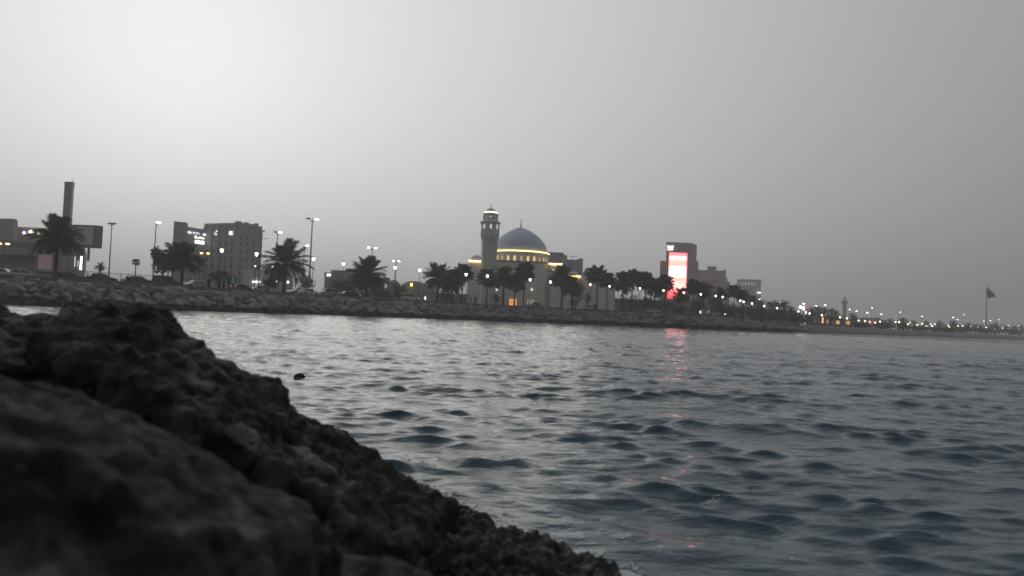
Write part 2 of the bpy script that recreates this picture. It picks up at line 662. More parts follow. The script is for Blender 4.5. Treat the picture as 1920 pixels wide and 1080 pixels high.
# ================================================================== foreground rocks
def near_rock_mat():
    m = bpy.data.materials.new('dark shore rock')
    m.use_nodes = True
    t = NT(m.node_tree)
    p = t.n('ShaderNodeBsdfPrincipled')
    tcn = t.n('ShaderNodeTexCoord')
    pos = tcn.outputs['Object']
    n1 = t.noise(pos, 2.3, 5, .6)
    n2 = t.noise(pos, 14, 8, .7)
    n3 = t.noise(pos, 46, 5, .7)
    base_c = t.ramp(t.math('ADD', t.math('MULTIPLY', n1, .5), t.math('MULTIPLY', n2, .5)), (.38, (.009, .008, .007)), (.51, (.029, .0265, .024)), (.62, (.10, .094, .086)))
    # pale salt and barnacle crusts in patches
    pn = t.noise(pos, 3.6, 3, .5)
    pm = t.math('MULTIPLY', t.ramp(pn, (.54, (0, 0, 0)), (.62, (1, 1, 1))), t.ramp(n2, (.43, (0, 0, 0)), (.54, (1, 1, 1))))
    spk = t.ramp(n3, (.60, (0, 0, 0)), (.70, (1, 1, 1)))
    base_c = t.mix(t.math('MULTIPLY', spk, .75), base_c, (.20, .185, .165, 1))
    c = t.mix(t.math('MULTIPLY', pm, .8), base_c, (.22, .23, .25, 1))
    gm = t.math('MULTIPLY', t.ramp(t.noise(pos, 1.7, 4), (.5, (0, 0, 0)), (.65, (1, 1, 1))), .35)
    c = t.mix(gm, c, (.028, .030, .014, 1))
    t.put(p.inputs['Base Color'], c)
    sepn = t.n('ShaderNodeSeparateXYZ')
    geo = t.n('ShaderNodeNewGeometry')
    t.put(sepn.inputs[0], geo.outputs['Position'])
    wet = t.n('ShaderNodeMapRange')
    t.put(wet.inputs[0], t.math('ADD', sepn.outputs['Z'], t.math('MULTIPLY', n2, .25)))
    wet.inputs[1].default_value, wet.inputs[2].default_value = .12, .45
    wet.inputs[3].default_value, wet.inputs[4].default_value = .34, .82
    t.put(p.inputs['Roughness'], wet.outputs[0])
    p.inputs['Specular IOR Level'].default_value = .3
    b = t.n('ShaderNodeBump')
    b.inputs['Strength'].default_value = .9
    b.inputs['Distance'].default_value = .02
    t.put(b.inputs['Height'], t.math('ADD', n2, t.math('MULTIPLY', n3, .8)))
    t.put(p.inputs['Normal'], b.outputs[0])
    o = t.n('ShaderNodeOutputMaterial')
    t.put(o.inputs[0], p.outputs[0])
    return m


NEAR_ROCK = near_rock_mat()


def boulder(label, pts, voxel, amp, seed, smooth=6):
    """convex hull of measured points -> remeshed, rounded and broken up with fractal relief"""
    bm = bmesh.new()
    for p in pts:
        bm.verts.new(p)
    bmesh.ops.convex_hull(bm, input=bm.verts)
    bmesh.ops.delete(bm, geom=[v for v in bm.verts if not v.link_faces], context='VERTS')
    me0 = bpy.data.meshes.new('tmp')
    bm.to_mesh(me0)
    bm.free()
    ob = bpy.data.objects.new('tmp', me0)
    COL.objects.link(ob)
    md = ob.modifiers.new('r', 'REMESH')
    md.mode = 'VOXEL'
    md.voxel_size = voxel
    md2 = ob.modifiers.new('s', 'SMOOTH')
    md2.factor = .5
    md2.iterations = smooth
    dg = bpy.context.evaluated_depsgraph_get()
    me = bpy.data.meshes.new_from_object(ob.evaluated_get(dg))
    bpy.data.objects.remove(ob)
    bpy.data.meshes.remove(me0)
    off = Vector((seed * 3.7, seed * 1.3, seed * 7.1))
    nv = len(me.vertices)
    co = np.empty(nv * 3, np.float32)
    no = np.empty(nv * 3, np.float32)
    me.vertices.foreach_get('co', co)
    me.vertices.foreach_get('normal', no)
    co, no = co.reshape(-1, 3), no.reshape(-1, 3)
    out = co.copy()
    for i in range(nv):
        v = Vector(co[i]) + off
        a = mnoise.fractal(v * 1.6, .9, 2.1, 3) * .55
        r_ = 1 - abs(mnoise.noise(v * 4.3))
        b = mnoise.fractal(v * 7.0, .8, 2.1, 3) * .42
        c = mnoise.fractal(v * 24.0, .7, 2.0, 3) * .30
        cell = mnoise.cell(v * 3.1) * .10
        r2 = 1 - 2 * abs(mnoise.noise(v * 11.0))
        pit = max(0.0, mnoise.noise(v * 17.0 + off) - .12)
        out[i] = co[i] + no[i] * (amp * (a + b + c + cell + .42 * (r_ - .75) + .17 * r2) - .035 * pit)
    me.vertices.foreach_set('co', out.ravel())
    me.polygons.foreach_set('use_smooth', [True] * len(me.polygons))
    me.materials.clear()
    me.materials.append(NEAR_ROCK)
    me.name = 'shore_boulder'
    me.update()
    o = link('shore_boulder', me)
    c = sum((Vector(p) for p in pts), Vector()) / len(pts)
    me.transform(Matrix.Translation(-c))
    o.location = c
    return tag(o, label, 'boulder', 'dark boulders of the near shore')


def P(*a):
    return [pt(*q) for q in a]


def low(pts, z):
    return [Vector((p.x, p.y, z)) for p in pts]


a_top = P((122, 580, 2.75), (150, 566, 2.7), (205, 560, 2.7), (262, 566, 2.65), (300, 590, 2.6), (338, 622, 2.55), (405, 670, 2.5), (470, 712, 2.45), (520, 738, 2.42), (560, 790, 2.45))
a_frt = P((60, 640, 2.0), (150, 655, 1.9), (300, 735, 1.8), (480, 850, 1.8))
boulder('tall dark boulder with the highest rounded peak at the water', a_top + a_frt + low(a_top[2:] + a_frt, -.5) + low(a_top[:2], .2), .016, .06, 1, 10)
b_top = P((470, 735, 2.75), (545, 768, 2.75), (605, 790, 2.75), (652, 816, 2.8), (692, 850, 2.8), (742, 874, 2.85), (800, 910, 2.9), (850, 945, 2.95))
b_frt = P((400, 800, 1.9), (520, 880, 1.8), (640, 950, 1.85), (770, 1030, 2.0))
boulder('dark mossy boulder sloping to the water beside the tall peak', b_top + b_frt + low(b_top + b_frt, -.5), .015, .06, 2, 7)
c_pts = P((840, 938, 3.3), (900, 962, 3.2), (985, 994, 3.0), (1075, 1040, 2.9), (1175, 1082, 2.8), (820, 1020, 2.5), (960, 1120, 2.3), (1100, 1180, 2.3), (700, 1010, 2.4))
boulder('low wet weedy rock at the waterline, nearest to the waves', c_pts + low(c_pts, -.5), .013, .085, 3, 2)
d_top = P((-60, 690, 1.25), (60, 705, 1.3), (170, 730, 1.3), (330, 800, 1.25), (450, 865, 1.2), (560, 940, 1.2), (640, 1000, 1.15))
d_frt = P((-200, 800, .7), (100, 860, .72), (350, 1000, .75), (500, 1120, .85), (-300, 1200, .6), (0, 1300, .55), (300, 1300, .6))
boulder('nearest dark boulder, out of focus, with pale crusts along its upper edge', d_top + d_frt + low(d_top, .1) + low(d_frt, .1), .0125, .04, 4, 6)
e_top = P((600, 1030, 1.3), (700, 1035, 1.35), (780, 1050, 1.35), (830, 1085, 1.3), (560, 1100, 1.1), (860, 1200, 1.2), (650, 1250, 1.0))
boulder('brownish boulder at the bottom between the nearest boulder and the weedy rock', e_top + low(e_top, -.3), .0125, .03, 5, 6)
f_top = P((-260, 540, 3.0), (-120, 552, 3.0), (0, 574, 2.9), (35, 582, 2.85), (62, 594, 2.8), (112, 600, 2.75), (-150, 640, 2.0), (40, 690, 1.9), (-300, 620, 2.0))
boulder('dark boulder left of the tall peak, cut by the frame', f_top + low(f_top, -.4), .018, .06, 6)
# small rock awash further out
c = gnd(560, 708)
mb = MB()
tag(boulder('small lone rock breaking the surface off the tall boulder', [c + Vector(q) for q in ((-.08, 0, .05), (.09, .02, .045), (.02, .04, .085), (-.03, -.05, .07), (.1, .1, -.2), (-.1, .1, -.2), (.1, -.1, -.2), (-.1, -.1, -.2))], .02, .01, 8), 'small lone rock breaking the surface off the tall boulder', 'rock')

# foam flecks where the chop washes the rocks
def build_foam():
    """lace of foam: patches of the water's own surface, lifted 3 mm, where it washes the rocks and on one breaking crest"""
    me_w = bpy.data.objects['water'].data
    nv = len(me_w.vertices)
    co = np.empty(nv * 3, np.float32)
    me_w.vertices.foreach_get('co', co)
    co = co.reshape(-1, 3)
    li = np.empty(len(me_w.loops), np.int32)
    me_w.loops.foreach_get('vertex_index', li)
    fq = li.reshape(-1, 4)
    cen = co[fq].mean(1)
    path = [gnd(*q) for q in ((740, 885), (800, 912), (850, 940), (930, 968), (1000, 998), (1090, 1042), (1200, 1085))]
    d = np.full(len(cen), 9.0)
    near = np.where((np.abs(cen[:, 0]) < 2.5) & (cen[:, 1] > 2.4) & (cen[:, 1] < 7))[0]
    for a, b in zip(path, path[1:]):
        ab = np.array([b.x - a.x, b.y - a.y])
        ap = cen[near, :2] - np.array([a.x, a.y])
        t_ = np.clip((ap @ ab) / (ab @ ab), 0, 1)
        d[near] = np.minimum(d[near], np.linalg.norm(ap - t_[:, None] * ab, axis=1))
    c0 = gnd(905, 856)
    d2 = np.hypot((cen[:, 0] - c0.x) / 3.2, cen[:, 1] - c0.y)
    zr = np.ptp(co[fq][:, :, 2], axis=1)
    keep = []
    for f in np.where(((d < .30) | (d2 < .07)) & (zr < .006))[0]:
        v = Vector(cen[f])
        if d2[f] < .07:
            if mnoise.fractal(v * 22, .8, 2.1, 3) > .12:
                keep.append(f)
            continue
        w_ = .10 + .16 * mnoise.noise(v * 2.2)
        lace = 1 - abs(mnoise.fractal(Vector((v.x * 9, v.y * 5, 0)), .9, 2.1, 4)) * 3.0
        if lace - d[f] / max(.03, w_) > .12:
            keep.append(f)
    q = fq[keep]
    ids, inv = np.unique(q, return_inverse=True)
    mb = MB()
    mb.add([(float(x), float(y), float(z) + .003) for x, y, z in co[ids]], [tuple(int(k) for k in r_) for r_ in inv.reshape(-1, 4)])
    tag(part('foam', mb, mat('sea foam', (.42, .44, .45), .5, .3, 30), None, smooth=True), 'thin lace of pale foam where the waves wash the weedy rock', None, None, 'stuff')
    print('foam faces', len(keep))


build_foam()

# ================================================================== PALMS AND GREENERY
LEAF = mat('palm leaf', (.052, .094, .038), .75, .35, 1.2, trans=.22)
LEAF_DRY = mat('dry palm leaf', (.11, .085, .05), .9, .3, 1.2)
BARK = mat('palm bark', (.085, .07, .055), .95, .35, 3, .6, 10)
SHRUB = mat('shrub leaf', (.060, .112, .036), .8, .4, .8, trans=.15)


def frond_mesh(seed, n=26, droop=.5, wl=.42):
    """feather leaf of length 1 along +x"""
    rr = random.Random(seed)
    mb = MB()

    def C(t):
        return Vector((t * (1 - .22 * droop * t * t), 0, .16 * t - droop * .62 * t * t))
    prev = None
    for i in range(9):
        p = C(i / 8)
        wdt = .014 * (1 - .75 * i / 8)
        cur = [p + Vector((0, wdt, 0)), p + Vector((0, -wdt, 0)), p + Vector((0, 0, wdt))]
        if prev:
            mb.add(prev + cur, [(0, 1, 4, 3), (1, 2, 5, 4), (2, 0, 3, 5)])
        prev = cur
    for i in range(n):
        t = .14 + .86 * i / (n - 1)
        p = C(t)
        d = (C(min(1, t + .02)) - C(t - .02)).normalized()
        L = wl * (math.sin(math.pi * min(1, .12 + t * .82)) ** .7) * rr.uniform(.85, 1.1)
        for sgn in (1, -1):
            a = d * (.55 + .5 * t) + Vector((0, sgn * .8, .28 - .25 * t)) + Vector((0, 0, rr.uniform(-.2, .1)))
            a.normalize()
            wv = d * .021
            tip = p + a * L + Vector((0, 0, -.10 * L - .3 * L * L))
            mid = p + a * L * .5
            mb.add([p - wv * .6, p + wv * .6, mid + wv, tip, mid - wv], [(0, 1, 2, 4), (4, 2, 3)])
    return mb.mesh('frond', LEAF)


def fan_mesh(seed):
    """fan leaf: stalk with a round pleated blade of radiating fingers, length 1 along +x"""
    rr = random.Random(seed)
    mb = MB()
    a, b = Vector((0, 0, 0)), Vector((.52, 0, -.02))
    mb.tube([a, b], [.016, .01], 4)
    for k in range(15):
        th = -1.95 + 3.9 * k / 14
        L = .5 * (1 - .12 * abs(th)) * rr.uniform(.9, 1.06)
        d = Vector((math.cos(th), math.sin(th), 0))
        sd = Vector((-math.sin(th), math.cos(th), 0))
        tip = b + d * L + Vector((0, 0, -.10 - .05 * rr.random()))
        mid = b + d * L * .62
        mb.add([b, mid + sd * .048, tip, mid - sd * .048 + Vector((0, 0, .02))], [(0, 1, 2), (0, 2, 3)])
    return mb.mesh('frond', LEAF)


FRONDS = [frond_mesh(i, 30, d) for i, d in enumerate((.35, .6, .85, .5))]
FRONDS_UP = [frond_mesh(10 + i, 30, d) for i, d in enumerate((.15, .3))]
FANS = [fan_mesh(i) for i in range(3)]
FRONDS_LO = [frond_mesh(20 + i, 12, d, .5) for i, d in enumerate((.4, .7))]


def frond_set(kind, n, L, rr, lo=False):
    """matrices of the leaves of one crown"""
    out = []
    for i in range(n):
        az = i * 2.39996 + rr.uniform(-.25, .25)
        u = (i + .5) / n
        if kind == 'date':
            elv = R(78 - 112 * u ** .72) + rr.uniform(-.12, .12)
            me = (FRONDS_UP if u < .2 else FRONDS)[rr.randrange(2 if u < .2 else 4)]
            ln = L * (.84 + .2 * math.sin(math.pi * min(1, u * .8 + .1))) * rr.uniform(.88, 1.1)
        else:
            elv = R(78 - 125 * u) + rr.uniform(-.15, .15)
            me = FANS[rr.randrange(3)]
            ln = L * rr.uniform(.85, 1.1)
        if lo and kind == 'date':
            me = FRONDS_LO[rr.randrange(2)]
        M = Matrix.Rotation(az, 4, 'Z') @ Matrix.Rotation(-elv, 4, 'Y') @ Matrix.Rotation(rr.uniform(-.3, .3), 4, 'X') @ Matrix.Scale(ln, 4)
        out.append((me, M))
    return out


def trunk_mesh(H, r0, r1, seed, lean=0.0, rings=None):
    rr = random.Random(seed)
    n = rings or max(6, int(H / .3))
    mb = MB()
    prof = []
    for i in range(n):
        t0 = i / n
        r = r0 + (r1 - r0) * t0 + (.25 * r0 * max(0, 1 - t0 * 6))
        prof += [(r * .92, H * t0), (r * 1.1 * rr.uniform(.93, 1.07), H * (t0 + .8 / n))]
    prof.append((r1 * .8, H))
    mb.lathe(prof, 9)
    mb.v = [(x + lean * (z / H) ** 2, y, z) for x, y, z in mb.v]
    return mb


def palm(label, px, py_c, rad_px, kind='date', e=12, near=False, group=None, n=None, name='palm_tree', gz=GZ, lo=False):
    seed = int(px * 7 + py_c)
    rr = random.Random(seed)
    b = base(px, e, gz)
    scl = b.y / F_PX
    top = pt(px, py_c, b.y)
    H = max(1.2, top.z - b.z)
    L = rad_px * scl * (1.12 if kind == 'date' else 1.05)
    b.x = top.x
    t = thing(name, label, 'palm', b, rr.uniform(0, 6.28), group)
    r1 = (.2 if kind == 'date' else .15) * max(.7, min(1.2, L / 3.2))
    lean = rr.uniform(-.25, .25) if H > 4 else 0
    part('trunk', trunk_mesh(H, r1 * 1.25, r1, seed, lean, 7 if lo else None), BARK, t, smooth=False)
    n = n or (54 if kind == 'date' else 44)
    fs = frond_set(kind, n, L, rr, lo)
    if near:
        cb = MB()
        cb.lathe([(r1 * .8, -.9), (r1 * 1.8, -.35), (r1 * 1.9, 0), (r1 * .9, .5), (.04, .9)], 9)
        for k in range(14):
            az = k * 2.4
            cb.tube([(0, 0, -.6 + k * .02), (math.cos(az) * r1 * 2.6, math.sin(az) * r1 * 2.6, -.3 + k * .05)], [.05, .03], 4)
        c = part('crown', cb, BARK, t, (lean, 0, H))
        for me, M in fs:
            f = link('frond', me, c)
            f.matrix_local = M
    else:
        cb = MB()
        for me, M in fs:
            cb.merge(me, M)
        part('crown', cb, LEAF, t, (lean, 0, H))
    return t


NEARP = 'palms along the promenade'
palm('big date palm in front of the slim tower and the blank billboard', 108, 448, 43, 'date', 12, True, NEARP, 46)
palm('date palm in front of the hotel beside a bushy tree', 343, 488, 36, 'date', 14, True, NEARP, 48)
palm('date palm with spread arching fronds, beside the tallest twin street lamp', 535, 496, 45, 'date', 12, True, NEARP, 36)
palm('date palm with a full fan-shaped crown, before the low flat-roofed house', 688, 517, 36, 'date', 12, True, NEARP, 54)
palm('shaggy date palm left of the mosque, first of its clump', 822, 522, 29, 'date', 13, True, NEARP)
palm('shorter dark palm in the middle of the clump left of the mosque', 849, 530, 24, 'date', 16, False, NEARP)
palm('fan palm at the mosque wall, last of the clump left of the mosque', 868, 514, 21, 'fan', 12, False, NEARP)
palm('fan palm below the minaret in front of the mosque wall', 914, 522, 20, 'fan', 12, False, NEARP)
palm('date palm below the left half of the mosque dome', 945, 522, 24, 'date', 12, False, NEARP)
palm('palm with a low dark crown behind the two palms under the dome', 966, 532, 20, 'date', 17, False, NEARP)
palm('tall fan palm below the right half of the mosque dome', 984, 511, 21, 'fan', 12, False, NEARP)
palm('bushy date palm at the right end of the mosque front', 1055, 522, 25, 'date', 12, False, NEARP, 60)
palm('short palm with drooping fronds leaning out right of the mosque front', 1074, 541, 22, 'date', 13, False, NEARP)
palm('tall fan palm standing before the mosque annex', 1121, 517, 22, 'fan', 12, False, NEARP)
palm('palm close behind the tall fan palm at the mosque annex', 1139, 526, 18, 'fan', 16, False, NEARP)
palm('palm at the left end of the dark grove before the screen tower', 1168, 531, 23, 'date', 14, False, NEARP)
palm('tallest fan palm of the dark grove before the screen tower', 1186, 521, 20, 'fan', 14, False, NEARP)
palm('second tallest palm of the dark grove, nearer the screen tower', 1211, 529, 21, 'fan', 14, False, NEARP)
palm('low round palm inside the dark grove', 1228, 540, 20, 'date', 18, False, NEARP)
palm('fan palm against the left edge of the lit screen', 1247, 532, 19, 'fan', 14, False, NEARP)
palm('low palm glowing red at the foot of the lit screen', 1276, 556, 17, 'date', 12, False, NEARP)
palm('palm right of the lit screen', 1301, 538, 17, 'fan', 14, False, NEARP)
palm('round palm between the lit screen and the stepped building', 1320, 545, 18, 'date', 16, False, NEARP)
palm('palm below the stepped building, nearest to it', 1352, 553, 14, 'date', 14, False, NEARP)
palm('taller palm right of the stepped building', 1377, 547, 15, 'fan', 14, False, NEARP)
palm('palm standing left of the drum building', 1393, 556, 14, 'date', 18, False, NEARP)
farp = [(1410, 563, 13, 16), (1428, 571, 11, 18), (1443, 573, 11, 20), (1456, 573, 11, 22), (1470, 574, 13, 14), (1483, 582, 9, 22)]
for i, (px, py, r_, e) in enumerate(farp):
    palm('palm in the row below the drum building, %s towards the far minaret' % ORD[i], px, py, r_, 'date', e, False, 'palms below the drum building', 34, lo=True)
mid = [(1522, 584, 9, 20), (1534, 583, 10, 30), (1546, 584, 9, 24), (1559, 585, 9, 30), (1567, 589, 8, 26), (1598, 592, 7, 40), (1603, 598, 7, 20)]
for i, (px, py, r_, e) in enumerate(mid):
    palm('distant palm near the far minaret, %s counted towards the sea' % ORD[i], px, py, r_, 'date', e, False, 'distant palms round the far minaret', 30, lo=True, gz=2.6)
rt = [(1669, 604, 9, 30), (1692, 603, 10, 40), (1713, 606, 8, 30), (1737, 608, 8, 40), (1761, 608, 8, 30), (1787, 608, 9, 20), (1815, 611, 8, 30),
      (1829, 613, 8, 40), (1838, 614, 7, 20), (1859, 613, 8, 40), (1868, 612, 9, 30), (1886, 615, 7, 30), (1901, 616, 7, 20), (1914, 615, 8, 30)]
for i, (px, py, r_, e) in enumerate(rt):
    palm('small distant palm on the far beach, %s from the low dome' % ORD[i], px, py, r_, 'date', e, False, 'small distant palms on the far beach', 26, lo=True, gz=2.4)
palm('small slender palm standing alone behind the railing', 255, 492, 8, 'fan', 60, False, None, 24)
palm('low young palm behind the railing', 188, 501, 10, 'date', 30, False, None, 24)


def leafy(name, label, px, py0, py1, wpx, e, nleaf, cat, group=None, gz=GZ, leaf=.28, clumps=9, trunk=True, depth=None, sx=None):
    """tree or shrub: crown of leaf-sized faces in uneven clumps from pixel row py0 (top) to py1 (bottom)"""
    rr = np.random.default_rng(int(px * 3 + py0))
    b = base(px, e, gz)
    sc = b.y / F_PX
    zt, zb = pt(px, py0, b.y).z, max(gz + .1, pt(px, py1, b.y).z)
    W = wpx * sc / 2
    b.x = pt(px, (py0 + py1) / 2, b.y).x
    t = thing(name, label, cat, b, 0, group)
    D = depth or W * .8
    h = zt - zb
    cs = []
    for i in range(clumps):
        a = rr.uniform(0, 6.28)
        q = math.sqrt(rr.uniform(0, 1)) * .72
        f = rr.uniform(.12, 1)
        cs.append((W * q * math.cos(a), D * q * math.sin(a), zb - gz + h * (.2 + .62 * f * (1 - .45 * q)), rr.uniform(.25, .45)))
    V, Fc = [], []
    for i in range(nleaf):
        cx, cy, cz, cr = cs[i % clumps]
        d = rr.normal(0, 1, 3)
        d /= np.linalg.norm(d) + 1e-6
        rad = cr * (.35 + .65 * rr.uniform(0, 1) ** .5) * rr.uniform(.8, 1.15)
        p = np.array([cx + d[0] * W * rad * 1.3, cy + d[1] * D * rad * 1.3, cz + d[2] * h * rad * .85])
        p[2] = min(max(p[2], zb - gz), h + zb - gz)
        u = rr.normal(0, 1, 3)
        u /= np.linalg.norm(u)
        v = np.cross(u, rr.normal(0, 1, 3))
        v /= np.linalg.norm(v) + 1e-6
        s_ = leaf * rr.uniform(.6, 1.3)
        o = len(V)
        V += [tuple(p - u * s_), tuple(p + v * s_ * .5), tuple(p + u * s_), tuple(p - v * s_ * .5)]
        Fc.append((o, o + 1, o + 2, o + 3))
    mb = MB()
    mb.add(V, Fc)
    part('crown', mb, SHRUB, t)
    tb = MB()
    if trunk:
        tb.tube([(0, 0, -.1), (.05, 0, (zb - gz) * .6), (0, 0, zb - gz + h * .3)], [.16, .13, .1], 7)
    for cx, cy, cz, cr in cs[:6]:
        tb.tube([(0, 0, (zb - gz) * .7 if trunk else 0), (cx * .5, cy * .5, cz * .55 + (zb - gz) * .2), (cx, cy, cz)], [.07, .05, .025], 5)
    part('trunk', tb, BARK, t)
    return t


leafy('broadleaf_tree', 'bushy dark tree touching the date palm before the hotel', 306, 458, 512, 46, 24, 1500, 'tree', leaf=.3)
leafy('shrub', 'dark shrub before the hotel, behind the standing people', 413, 505, 528, 44, 20, 700, 'shrub', leaf=.22, trunk=False)
leafy('shrub', 'round dark shrub left of the foot of the arching date palm', 502, 518, 540, 44, 18, 700, 'shrub', leaf=.2, trunk=False)
leafy('broadleaf_tree', 'low dark tree at the foot of the tallest twin street lamp', 570, 513, 545, 44, 30, 900, 'tree', leaf=.22)
leafy('broadleaf_tree', 'rounded dark tree before the left end of the flat-roofed house', 640, 524, 552, 54, 30, 1100, 'tree', leaf=.25)
leafy('shrub', 'long dark hedge clump right of the full-crowned date palm', 722, 538, 562, 76, 20, 1300, 'shrub', leaf=.2, trunk=False, clumps=14)
leafy('broadleaf_tree', 'dark tree between the flat-roofed house and the domed house', 748, 528, 556, 34, 60, 700, 'tree', leaf=.3)
leafy('shrub', 'dark undergrowth at the foot of the palm clump left of the mosque', 845, 540, 570, 50, 20, 900, 'shrub', leaf=.2, trunk=False)
leafy('shrub', 'small shrub before the mosque wall below the minaret', 928, 548, 570, 22, 18, 400, 'shrub', leaf=.18, trunk=False)
leafy('shrub', 'dark shrub between the short drooping palm and the annex', 1078, 552, 576, 24, 18, 500, 'shrub', leaf=.18, trunk=False)
leafy('broadleaf_tree', 'young round tree before the annex wall', 1100, 547, 568, 18, 18, 400, 'tree', leaf=.16)
for i, (px, y0, y1, wd) in enumerate([(1180, 545, 583, 60), (1214, 552, 586, 50), (1240, 556, 588, 50), (1275, 570, 592, 40), (1308, 556, 590, 40), (1335, 552, 588, 46), (1366, 565, 594, 46), (1400, 572, 596, 50)]):
    leafy('shrub', 'dark shrub under the palms by the screen tower, %s from the annex' % ORD[i], px, y0, y1, wd, 20, 800, 'shrub', 'shrubs under the palm grove', leaf=.24, trunk=False, clumps=11)
for i, (px, y0, y1, wd, e) in enumerate([(1428, 572, 604, 46, 24), (1462, 578, 606, 50, 24), (1492, 586, 608, 46, 24), (1530, 584, 606, 50, 60), (1560, 588, 608, 44, 60)]):
    leafy('broadleaf_tree', 'dark distant tree in the shoreline row, %s right of the drum building' % ORD[i], px, y0, y1, wd, e, 800, 'tree', 'trees in the far shoreline row', gz=2.8, leaf=.4, clumps=12)
for i, (px, y0, y1, wd) in enumerate([(1612, 604, 620, 40), (1660, 603, 622, 44), (1694, 602, 622, 26), (1722, 611, 625, 40), (1752, 613, 626, 40), (1775, 613, 626, 36), (1812, 612, 628, 40), (1842, 612, 629, 44), (1866, 610, 630, 40), (1892, 614, 631, 40), (1918, 614, 632, 40)]):
    leafy('broadleaf_tree', 'low dark tree in the hazy far beach row, %s from the far minaret' % ORD[i], px, y0, y1, wd, 50, 500, 'tree', 'trees on the hazy far beach', gz=2.6, leaf=.6, clumps=12)

# ================================================================== LAMPS
LAMP_W = mat('white lamp glass', (1, .88, .68), emit=8)
LAMP_Y = mat('sodium lamp glass', (1, .58, .2), emit=9)
LAMP_C = mat('cool lamp lens', (.95, .97, 1), emit=16)
POST = mat('lamp post paint', (.05, .05, .052), .5, .2, 3, metal=.3)
GALV = mat('galvanised steel', (.16, .16, .165), .5, .2, 3, metal=.4)
IRON = mat('black iron', (.02, .02, .021), .5, .2, 3)


def lantern_parts(t, H, k=1.0):
    mb = MB()
    mb.lathe([(.16, 0), (.17, .35), (.09, .45), (.075, 1.1), (.055, 1.2), (.05, H - .85), (.1, H - .8), (.06, H - .72)], 10)
    part('post', mb, POST, t)
    lb = MB()
    lb.lathe([(.1 * k, -.34 * k), (.17 * k, -.25 * k), (.30 * k, .12 * k), (.31 * k, .24 * k), (.27 * k, .32 * k)], 12, (0, 0, H - .33))
    g = part('lamp_glass', lb, LAMP_W, t, smooth=True)
    fb = MB()
    for q in range(4):
        a = q * math.pi / 2 + .2
        fb.tube([(math.cos(a) * .11 * k, math.sin(a) * .11 * k, H - .33 - .34 * k), (math.cos(a) * .325 * k, math.sin(a) * .325 * k, H - .33 + .24 * k)], .03 * k, 5)
    fb.lathe([(.36 * k, .29 * k), (.34 * k, .36 * k), (.12 * k, .5 * k), (.05 * k, .56 * k), (.07 * k, .62 * k), (.02 * k, .75 * k)], 12, (0, 0, H - .33))
    part('lamp_cap', fb, IRON, t)


prom = [(416, 470, 14), (481, 477, 14), (588, 486, 14), (644, 495, 10), (741, 502, 10), (787, 507, 10), (874, 515, 9), (914, 518, 9), (994, 525, 9), (1032, 529, 9), (1107, 534, 9), (1143, 537, 9),
        (1176, 542, 16), (1200, 541, 9), (1244, 545, 9), (1282, 549, 9), (1314, 552, 9), (1342, 555, 12), (1355, 557, 9), (1388, 564, 14), (1394, 566, 9), (1410, 569, 9), (1433, 574, 9), (1457, 578, 16), (1497, 584, 9), (1511, 586, 10), (1518, 588, 10)]
pl_lab = ['promenade lantern against the middle of the hotel', 'promenade lantern at the right edge of the hotel', 'promenade lantern touching the pole of the tallest twin street lamp',
          'promenade lantern at the left end of the flat-roofed house', 'promenade lantern in line with the small twin road lamp', 'promenade lantern over the domed low house',
          'lantern in front of the fan palm left of the mosque', 'lantern in front of the fan palm below the minaret', 'lantern in front of the tall fan palm under the dome', 'lantern standing alone before the bare right part of the mosque wall',
          'lantern before the mosque annex, left of the tall fan palm', 'lantern right of the tall fan palm at the annex', 'dim lantern inside the dark grove', 'lantern lighting green fronds in the grove', 'lantern beside the left edge of the lit screen',
          'lantern at the right foot of the lit screen', 'lantern below the left end of the stepped building']
n_far = 0
for i, (px, py, e) in enumerate(prom):
    b = base(px, e)
    H = pt(px, py, b.y).z - GZ + .33
    b.x = pt(px, py, b.y).x
    if i < len(pl_lab):
        lab = pl_lab[i]
    else:
        lab = 'small promenade lantern, %s right of the stepped building' % ORD[n_far]
        n_far += 1
    t = thing('promenade_lamp', lab, 'lamp post', b, i * .37, 'lanterns along the promenade')
    lantern_parts(t, H, (.92 if px < 1100 else .72))


def head(t, x, z, ang, lit, m, k=1.0):
    """one street-lamp arm with its luminaire, reaching out to x (signed)"""
    sg = 1 if x > 0 else -1
    mb = MB()
    mb.tube([(0, 0, z - .75 * k), (x * .35, 0, z - .38 * k), (x * .8, 0, z)], [.055 * k, .045 * k, .04 * k], 6)
    mb.lathe([(.1, .0), (.30, .02), (.34, .09), (.2, .17), (.05, .19)], 10, (x, 0, z - .02), sx=1.5 * k, sy=.7 * k)
    a = part('lamp_arm', mb, GALV, t)
    lb = MB()
    lb.lathe([(.03, -.2), (.2, -.16), (.28, -.06), (.29, .0)], 10, (x, 0, z - .025), sx=1.15 * k, sy=1.0 * k)
    part('lamp_lens', lb, m if lit else GALV, a, smooth=True)


def street_lamp(label, px, py, e, arms, span_px, m=LAMP_C, group='tall road lamps', k=1.0, gz=GZ, rz=0.0, name='street_lamp', post=None):
    b = base(px, e, gz)
    top = pt(px, py, b.y)
    H = top.z - gz
    b.x = top.x
    t = thing(name, label, 'street lamp', b, rz, group)
    mb = MB()
    r_ = post or max(.09, H * .011)
    mb.lathe([(r_ * 1.7, 0), (r_ * 1.7, .3), (r_ * 1.1, .4), (r_ * .55, H), (r_ * .2, H + .05)], 8)
    part('post', mb, GALV, t)
    for sg, lit in arms:
        head(t, sg * span_px * b.y / F_PX, H, 0, lit, m, k)
    return t


